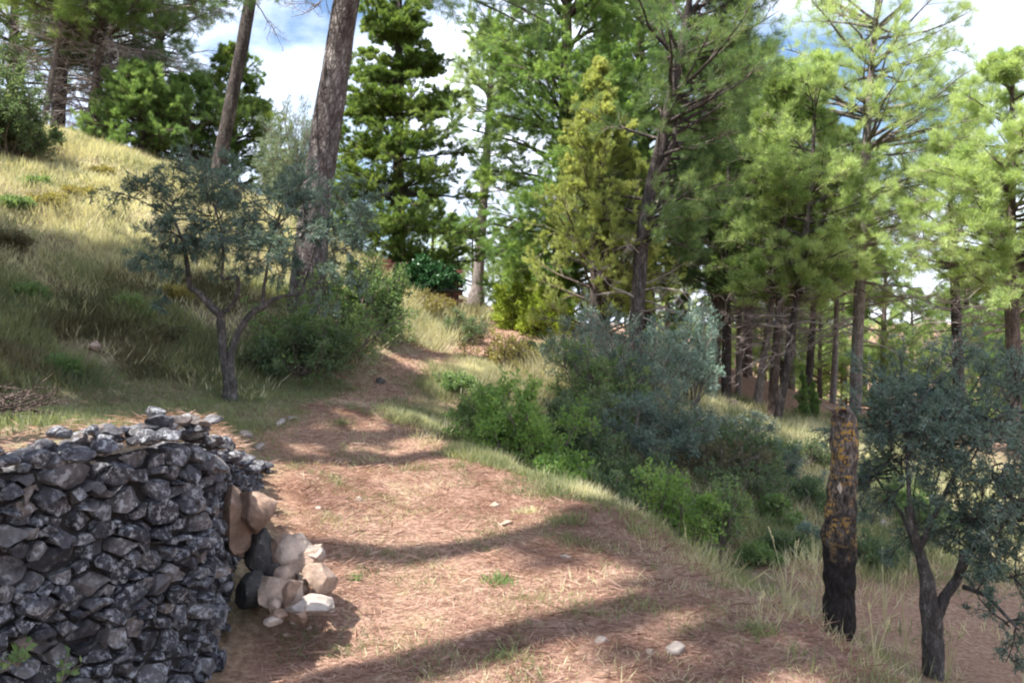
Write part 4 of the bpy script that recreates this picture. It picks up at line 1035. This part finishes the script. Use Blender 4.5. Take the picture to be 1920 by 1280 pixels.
BS = [(100, 385, 'bush_dry', .45, 'reddish dry shrub high on the sunny bank'), (150, 370, 'bush_dry', .4, 'yellowish dry shrub beside the reddish one on the bank'), (70, 350, 'bush', .4, 'green shrub high on the sunny bank at left'),
      (20, 390, 'bush', .4, 'green shrub at the left edge of the sunny bank'), (10, 460, 'bush_dark', .5, 'dull brownish shrub at the left edge where the shade begins'), (240, 580, 'bush', .45, 'green shrub at the shade line left of the small olive'),
      (40, 560, 'bush', .4, 'green shrub in the shade at the left edge of the bank'), (100, 700, 'bush', .4, 'leafy weed clump low on the shaded bank'), (300, 640, 'bush_dark', .4, 'brownish weed clump on the shaded bank behind the olive trunk'),
      (190, 330, 'bush_dry', .35, 'tan tuft shrub near the top of the sunny bank'), (480, 690, 'bush_dark', .4, 'brownish clump right of the olive trunk on the bank'), (330, 560, 'bush_dry', .35, 'straw coloured clump behind the olive fork'),
      (800, 590, 'bush_dry', .5, 'brownish shrub on the slope below the brick ruin'), (870, 640, 'bush_dark', .5, 'dark green clump on the slope above the path bend'), (940, 690, 'bush_dry', .5, 'tall straw coloured clump right of the path bend'),
      (1010, 690, 'bush_dark', .5, 'dull green clump between the path bend and the olive bush'), (860, 740, 'bush', .3, 'pale green clump at the right edge of the upper path'), (1420, 880, 'bush', .35, 'small green clump on the far right bank'),
      (1510, 960, 'bush_dark', .35, 'dark low clump left of the post'), (1700, 960, 'bush', .4, 'green clump on the lower slope behind the right olive'), (1640, 900, 'bush_dark', .35, 'dull clump on the slope right of the post top'),
      (1450, 980, 'bush', .3, 'little green clump on the slope above the path edge')]
for i, (px, py, lf, s, lab) in enumerate(BS):
    p = hit(px, py); s *= (.85 if p[0] < -2 else 1.1) if p[1] > 9 else .7
    bush('low_shrub', lab, 'shrub', p, (s * 1.1 * (.75 if p[0] < -2 else 1), s * (.75 if p[0] < -2 else 1), s * (.42 if p[0] < -2 else .95)), ('weed' if lf == 'bush_dark' else lf) if p[0] < -2 else lf, 150 + i, n1=18, n2=6, n3=4, k=3, tuft=2, L=.055, Wd=.02, el=(10, 85), group='low shrubs on the banks')
for i, (px, Y, h, lab) in enumerate([(1504, 19.5, 1.05, 'small columnar cypress among the far pine trunks'), (1524, 19.8, .75, 'shorter columnar cypress just right of the taller one'), (1638, 19, 1.1, 'dark little cypress right of the post'), (1690, 20, 1.2, 'little cypress behind the crown of the right olive')]):
    b = at_g(px, 800, Y)
    conifer('cypress', lab, 'shrub', [b, b + [0, 0, h * .5], b + [0, 0, h]], [.03, .02, .005], 'bark_brown', 'young' if i < 2 else 'pine_dark', 180 + i, f0=.04, R=(.2, .25, .24, .2, .13, .05), nb=60, elev=(45, 70), trop1=.1, n2=5, r2=.45, n3=0,
            tuft=4, k=6, L=.05, Wd=.02, along=.8, spread=.4, up=.5, leaf_on=(1, 2), group='little cypresses among the trunks')

# ------------------------------------------------------------------ brick ruin with ivy
m, t, out = newmat('old_brick')
tn = ramp(t, attr(t, 'tint'), [(0, (.10, .05, .04)), (.5, (.19, .085, .065)), (1, (.28, .17, .135))])
nn_ = noise(t, 14, 5, .65)
finish(t, out, mixc(t, 1.0, tn, ramp(t, nn_, [(.3, (.5, .5, .5)), (.7, (1.3, 1.25, 1.2))]), 'MULTIPLY'), .92, nn_, .01, .6)
M['brick'] = m
bl = at_g(770, 580, 18.2); r_ = np.random.default_rng(5)
ruin = thing('brick_ruin', 'low broken wall of red bricks half buried in the slope under the fir', 'wall', bl)
mb = MB(); cube = np.array([[x, y, z] for x in (-.5, .5) for y in (-.5, .5) for z in (-.5, .5)])
cf = np.array([[0, 1, 3, 2], [4, 6, 7, 5], [0, 4, 5, 1], [2, 3, 7, 6], [0, 2, 6, 4], [1, 5, 7, 3]])
for row in range(16):
    z = -.35 + row * .075
    for c in range(9):
        x = -.95 + c * .225 + (row % 2) * .11
        if z > (.72 if x < -.1 else .5) + r_.normal() * .05 or r_.random() < .04: continue
        for dy in (0, .115):
            v = cube * [.212, .105, .064]; v = rotz(v, r_.normal() * .02)
            mb.add(v + [x + r_.normal() * .004, dy + r_.normal() * .008, z], cf, r_.uniform(0, 1))
mb.build('brickwork', M['brick'], ruin, smooth=False)
mb = MB(); mb.add(cube * [2.0, .1, .85] + [-.02, .058, 0], cf); mb.build('mortar_core', M['core'], ruin, smooth=False)
for i in range(1):
    v = rock_verts(r_, 8, .6, .9) * [.42, .2, .05]; mb = MB(); mb.add(v + [.72, -.08, .08], ICOF3, .2); mb.build('stone_ledge', M['rock_dark'], ruin)
ib = bl + np.array([.28, -.12, .25])
bush('ivy', 'dark green ivy hanging over the right half of the brick ruin', 'plant', ib, (.62, .3, .5), 'ivy', 190, n1=36, n2=7, n3=4, k=3, tuft=4, L=.06, Wd=.05, el=(-10, 70), trop=-.03)

# ------------------------------------------------------------------ brush pile, foreground sprig
bp = hit(-25, 790); r_ = np.random.default_rng(6)
mb = MB(); n = 120
st_ = np.column_stack([r_.normal(0, .12, n), r_.normal(0, .12, n), np.abs(r_.normal(0, .07, n)) + .02]); az = r_.normal(0, .6, n) + np.pi * (r_.random(n) < .5)
dd = np.stack([np.cos(az), np.sin(az), r_.uniform(-.15, .35, n)], 1)
B1 = level(r_, st_, dd, r_.uniform(.15, .36, n), 6, .12); tubes(mb, B1, r_.uniform(.003, .008, n), .002, 5, 0, r_.uniform(0, .5, n))
s2, d2, l2, i2 = spawn(r_, B1, 3, .3, 1, 40, 15, .4); tubes(mb, level(r_, s2, d2, l2, 4, .2), .003, .0012, 3, 0, r_.uniform(0, 1, len(s2)))
o = mb.build('brush_pile', M['bark_brown']); o.location = bp; tag(o, 'heap of dry grey cut branches on the turf at the left edge', 'brush pile')

def sprig(lab, loc, seed, n=7, h=.28):
    r = np.random.default_rng(seed); root = thing('leafy_sprig', lab, 'plant', loc)
    az = r.uniform(0, 6.28, n); d = np.stack([np.cos(az) * .7, np.sin(az) * .7, np.ones(n) * .8], 1)
    B = level(r, np.zeros((n, 3)), d, np.full(n, h) * r.uniform(.6, 1.2, n), 6, .12, (0, 0, -.08))
    sb = MB(); tubes(sb, B, .003, .0015, 5); sb.build('stems', M['twig'], root)
    cb = MB(); leaves(cb, r, B, 6, 1, .25, .04, .022, .5, .9, .1, .003, 0, .6); cb.build('foliage', M['bush'], root)
sprig('fresh green leafy sprig growing out of the near wall at the left edge', (-1.80, 3.2, .34), 7, 6, .12)
sprig('thin trailing green sprig low on the face of the near wall', (-1.72, 3.36, .22), 8, 4, .12)

# ------------------------------------------------------------------ off-frame pines on the left that throw the long shadows over the path
for i, (x, y, lean, zt, r0, lab, f0, RR_) in enumerate([
    (-5.6, 2.65, .2, 20, .2, 'pine on the bank left of the stone wall, outside the picture', .82, (1.5, 2.1, 1.9, .8)),
    (-5.2, 1.1, -.1, 20, .27, 'thick pine left of the camera, outside the picture', .77, (1.6, 2.2, 2.0, .9)),
    (-5.0, .3, .1, 20, .2, 'pine beside the thick one left of the camera, outside the picture', .84, (1.4, 1.8, 1.6, .8)),
    (-6.2, 4.9, .2, 21, .22, 'pine high on the left bank, outside the picture', .79, (1.6, 2.1, 2.0, .9)),
    (-4.7, 6.6, .1, 17, .18, 'pine on the bank above the brush heap, outside the picture', .72, (1.6, 2.1, 2.0, .9)),
    (-7.2, 7.5, 0, 11.5, .22, 'dense pine up the left bank, outside the picture', .36, (2.0, 2.4, 2.3, 1.8, .9)),
    (-8.7, 8.8, 0, 12, .22, 'second dense pine up the left bank, outside the picture', .34, (2.0, 2.3, 2.2, 1.7, .8)),
    (-6.5, 8.8, 0, 10.5, .2, 'smaller dense pine up the left bank, outside the picture', .42, (1.7, 1.9, 1.8, 1.4, .7)),
]):
    z0 = Hz(x, y)
    conifer('pine_tree', lab, 'tree', [(x, y, z0), (x + lean * .5, y, z0 + (zt - z0) * .5), (x + lean, y, zt)], [r0, r0 * .8, .03], 'bark_grey', 'pine', 200 + i, f0=f0, R=RR_, nb=110, n2=8, n3=3, tuft=5, k=6, L=.16, Wd=.046,
            group='pines outside the left edge of the picture')

# ------------------------------------------------------------------ background wood beyond the grove
protos = []
for i, lf in enumerate(['pine', 'pine_bright', 'bush']):
    b = np.array([0, 0, 0.0])
    protos.append(conifer('distant_pine', 'pale green pine far behind the row of trunks', 'tree', [b, (.1, 0, 3), (.2, 0, 6.5)], [.15, .12, .02], 'bark_brown', ['pine', 'pine_bright', 'cedar'][i], 220 + i, f0=.08,
                  R=(1.8, 2.1, 2.0, 1.7, 1.2, .4), nb=56, n2=7, n3=3, tuft=4, k=6, L=0.184, Wd=0.01456, leaf_on=(1, 2, 3), group='distant pines filling the wood behind'))
r_ = np.random.default_rng(12)
spots = [(px, Y) for Y, a in ((27, (930, 985, 1045, 1395, 1470, 1545, 1640, 1815, 1890)), (31, (820, 900, 980, 1250, 1340, 1420, 1500, 1585, 1850, 1930)), (35, (1290, 1380, 1450, 1540, 1630, 1720, 1810, 1900, 860, 1000)), (30, (600, 660, 540))) for px in a]
used = set()
for i, (px, Y) in enumerate(spots):
    Y = Y + r_.uniform(-1.5, 1.5); b = at_g(px + r_.uniform(-15, 15), 650, Y); k_ = (i * 2 + i // 7) % 3
    want = (at(px, 520 if px > 1250 else 480, Y)[2] - b[2]) / 6.5 * r_.uniform(.85, 1.2); want = float(np.clip(want, .45, 1.3))
    if k_ not in used:
        o = protos[k_]; used.add(k_); o.location = b; o.scale = (want,) * 3
    else: o = copy_thing(protos[k_], b, r_.uniform(0, 6.28), want, '', 'distant pines filling the wood behind')
    o['label'] = 'pale green pine far behind the row of trunks' if px > 1250 else 'green pine far behind the brick ruin and pillar'

# ------------------------------------------------------------------ ground cover
def scatter(name, label, kind_cat, N, box, dens, L, Wd, mat, seed, lean=.5, flat=False, lift=0.0, base=.5, patch=.35, tuft=0, tr=.05):
    r = np.random.default_rng(seed); x = r.uniform(box[0], box[1], N * 3); y = r.uniform(box[2], box[3], N * 3)
    xy = np.stack([x, y], 1); keep = r.random(N * 3) < dens(xy); xy = xy[keep][:N]
    if tuft:
        xy = np.repeat(xy[:max(1, N // tuft)], tuft, 0); off = r.normal(size=xy.shape) * tr; xy = xy + off
    z = H(xy); n = len(xy)
    if flat:
        az = r.uniform(0, 6.28, n); d = np.stack([np.cos(az), np.sin(az), r.normal(0, .16, n) + .05], 1)
    else:
        d = np.stack([r.normal(0, lean, n), r.normal(0, lean, n), np.ones(n)], 1)
        if tuft: d[:, :2] += off / tr * .25
    d = nrm(d); mb = MB()
    tint = np.clip(base + patch * sines(xy, seed + 1, .45, 3) + .18 * r.normal(size=n), 0, 1)
    Lv = L * r.uniform(.5, 1.3, n) * (1 if flat else np.exp(.45 * sines(xy, seed + 5, .7, 3)))
    blades(mb, r, np.column_stack([xy, z + lift * r.uniform(0, 1, n)]), d, Lv, Wd, tint)
    o = mb.build(name, M[mat]); tag(o, label, kind_cat, kind='stuff'); return o
inpath = lambda q, a=-.1, b=.1: sstep(poly_sd(q, PATHPOLY) + (.22 if a < -.2 else 0) * sstep(q[:, 1], 9.5, 11), a, b)
pat = lambda q, s, sc, lo=-.2, hi=.4: sstep(sines(q, s, sc, 3), lo, hi)
hh_ = lambda q: H(q, False)
scatter('pine_needle_litter', 'fallen reddish pine needles covering the path', 'pine needles', 150000, (-2.4, 2.2, 2.6, 9.5), lambda q: inpath(q, -.3, .15) * (.35 + .65 * pat(q, 301, .9)), .085, .0034, 'litter', 300, flat=True, lift=.02)
scatter('pine_needle_litter', 'fallen pine needles on the upper bend of the path and far terrace', 'pine needles', 30000, (-3, 3, 9.5, 24), lambda q: inpath(q, -.3, .15), .12, .008, 'litter', 302, flat=True, lift=.02)
scatter('pine_needle_litter', 'brown needles lying on top of the stone wall', 'pine needles', 11000, (-2.6, -1.2, 2.3, 7.2), lambda q: sstep(poly_sd(q, POLY), .1, .15) * (1 - sstep(poly_sd(q, POLY), .25, .5)), .10, .004, 'litter', 303, flat=True, lift=.14)
scatter('pine_needle_litter', 'dry pine twigs and long loose needles strewn over the path', 'pine needles', 5000, (-2.2, 2.1, 2.8, 9.5), lambda q: inpath(q, -.1, .15), .17, .0075, 'litter', 340, flat=True, lift=.025, base=.35)
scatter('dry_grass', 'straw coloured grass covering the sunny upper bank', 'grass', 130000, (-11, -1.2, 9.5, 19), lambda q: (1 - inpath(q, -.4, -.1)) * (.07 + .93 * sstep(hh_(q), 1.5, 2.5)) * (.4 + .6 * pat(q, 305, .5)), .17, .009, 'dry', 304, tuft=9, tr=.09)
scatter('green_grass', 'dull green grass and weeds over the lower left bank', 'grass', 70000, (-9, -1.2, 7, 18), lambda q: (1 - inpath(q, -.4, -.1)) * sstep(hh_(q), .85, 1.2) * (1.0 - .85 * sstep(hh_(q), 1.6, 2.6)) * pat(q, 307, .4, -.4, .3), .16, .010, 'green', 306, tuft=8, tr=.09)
scatter('weeds', 'brownish dull weeds over the lower left bank', 'weeds', 40000, (-9, -1.2, 7, 14), lambda q: (1 - inpath(q, -.4, -.1)) * sstep(hh_(q), .85, 1.15) * (1 - sstep(hh_(q), 1.8, 2.6)) * pat(q, 351, .5, -.3, .4), .14, .012, 'weed', 350, tuft=7, tr=.08)  # weeds of the low bank, their dark colour also deepening its shade
scatter('green_grass', 'short thin green turf beside the path behind the wall', 'grass', 80000, (-6, -1.2, 4.5, 11), lambda q: (1 - inpath(q, -.1, .2)) * sstep(-poly_sd(q, WALL), -9, 9) * (1 - sstep(hh_(q), .95, 1.15)) * sstep(hh_(q), .4, .55) * (.3 + .7 * pat(q, 309, .6)), .07, .007, 'green', 308)
scatter('green_grass', 'grass clumps growing sparsely in the path', 'grass', 11000, (-2, 1.8, 3, 12), lambda q: inpath(q, -.1, .1) * pat(q, 311, .9, .1, .5) , .055, .005, 'green', 310, tuft=14, tr=.035)
scatter('dry_grass', 'short straw stalks scattered over the path', 'grass', 7000, (-2, 1.8, 3, 12), lambda q: inpath(q, -.1, .1) * pat(q, 313, .8, -.2, .4), .07, .004, 'dry', 312, tuft=6, tr=.05, lean=.9)
edge_ = lambda q, w: np.exp(-(poly_sd(q, PATHPOLY) / w) ** 2) * (np.interp(q[:, 1], PR[:, 1], PR[:, 0]) - .5 < q[:, 0])
scatter('dry_grass', 'pale dry grass along the right edge of the path', 'grass', 22000, (-1.6, 2.6, 3, 14), lambda q: edge_(q, .2) * (.04 + .96 * sstep(q[:, 1], 5.5, 8)) * pat(q, 331, .8), .12, .005, 'dry', 314, tuft=12, tr=.06, base=.6)
scatter('green_grass', 'grey green grass spilling over the right edge of the path', 'grass', 20000, (-1.6, 3.0, 3, 14), lambda q: edge_(q, .35) * (.05 + .95 * sstep(q[:, 1], 6, 8)) * pat(q, 332, .8), .12, .006, 'green', 316, tuft=10, tr=.06, base=.6)
rb_ = lambda q: (1 - inpath(q, -.35, -.1)) * (.02 + .98 * np.maximum(sstep(q[:, 1], 7.5, 10), sstep(-q[:, 0], -2.2, -1.2) * sstep(q[:, 1], 5.5, 7))) * (q[:, 0] > np.interp(q[:, 1], PR[:, 1], PR[:, 0]))
scatter('green_grass', 'green weeds and grass covering the right bank', 'grass', 80000, (-1.2, 8, 5, 20), lambda q: rb_(q) * (.08 + .92 * pat(q, 318, .5, -.1, .4)), .16, .009, 'green', 317, tuft=8, tr=.08)
scatter('dry_grass', 'dry grass mixed into the right bank', 'grass', 50000, (-1.2, 8, 4, 20), lambda q: rb_(q) * (.2 + .8 * pat(q, 320, .45, -.2, .4)), .19, .008, 'dry', 319, tuft=8, tr=.08, base=.4)
scatter('dry_grass', 'brownish tall grass on the slope between path bend and far terrace', 'grass', 30000, (-3, 2.5, 11.5, 20), lambda q: (1 - inpath(q, -.3, 0)) * (.4 + .6 * pat(q, 322, .5)), .30, .011, 'dry', 321, tuft=9, tr=.1, base=.35)
# tall single seed stalks
r_ = np.random.default_rng(9)
for i, (px, py, h) in enumerate([(1478, 1150, 170), (1470, 1150, 110), (1425, 1180, 70), (1660, 1180, 150), (1700, 1230, 160), (1640, 1260, 130), (985, 890, 60), (1780, 1270, 140), (1520, 1165, 90)]):
    p = hit(px, py); B = level(r_, np.zeros((5, 3)), np.stack([r_.normal(0, .12, 5), r_.normal(0, .12, 5), np.ones(5)], 1), np.array([1, .8, .6, .5, .7]) * h * p[1] / F, 7, .05)
    mb = MB(); tubes(mb, B, .0028, .0012, 4, 0, .7)
    leaves(mb, r_, B[:2], 10, 1, .8, .03, .006, .8, .4, .3, .003, 0, .8)
    blades(mb, r_, np.zeros((30, 3)) + r_.normal(size=(30, 3)) * [.05, .05, 0], nrm(np.stack([r_.normal(0, .7, 30), r_.normal(0, .7, 30), np.ones(30)], 1)), .11, .004, r_.uniform(.2, .9, 30))
    o = mb.build('grass_tuft', M['dry']); o.location = p; tag(o, ['tall straw seed stalks at the path edge left of the post', 'shorter stalks just left of the tall straw stalks', 'small dry tuft at the right path edge', 'tall stalks right of the post foot', 'dry tuft between the post and the right olive trunk', 'dry tuft at the bottom right below the post', 'thin stalk by the leafy bushes', 'dry tuft right of the olive trunk at the bottom', 'short tuft right against the post'][i], 'grass', 'tall dry grass tufts')

for i, (px, py, s, mt, lab) in enumerate([(935, 1098, .16, 'bush', 'bright green grass tuft in the middle of the near path'), (1060, 985, .22, 'green', 'grey green tuft at the right of the sunny path'), (720, 1045, .10, 'green', 'pale green tuft beside the shadow band left of the path middle'),
                                      (990, 965, .14, 'dry', 'pale dry tuft left of the grey green tuft'), (660, 1090, .09, 'bush', 'little green weed right of the rock pile'), (1190, 1000, .13, 'green', 'grey tuft at the end of the shadow band by the path edge'), (1420, 1190, .14, 'green', 'green tuft in the shade left of the post'),
                                      (950, 1240, .13, 'green', 'green tuft in the near shade at the bottom of the picture'), (640, 800, .16, 'green', 'soft green tuft at the left of the upper path')]):
    p = hit(px, py); n = 150; d = np.stack([r_.normal(0, .6, n), r_.normal(0, .6, n), np.full(n, .9)], 1); mb = MB()
    blades(mb, r_, np.column_stack([r_.normal(0, s * .35, n), r_.normal(0, s * .3, n), np.zeros(n)]), nrm(d), np.full(n, s * .6) * r_.uniform(.4, 1.2, n), .007, r_.uniform(.1, .9, n))
    o = mb.build('grass_tuft', M[mt]); o.location = p; tag(o, lab, 'grass', 'low grass tufts on the path')

for i in range(9):
    p = hit(float(r_.uniform(470, 650)), float(r_.uniform(1120, 1200))); s = float(r_.uniform(.03, .075))
    rock('stone', 'small broken tan stone scattered at the foot of the rock pile', 'stone', (p[0], p[1], p[2] + s * .2), (s, s * .8, s * .6), 'rock', 400 + i, 'small broken stones at the foot of the rock pile', .3, sub=2)
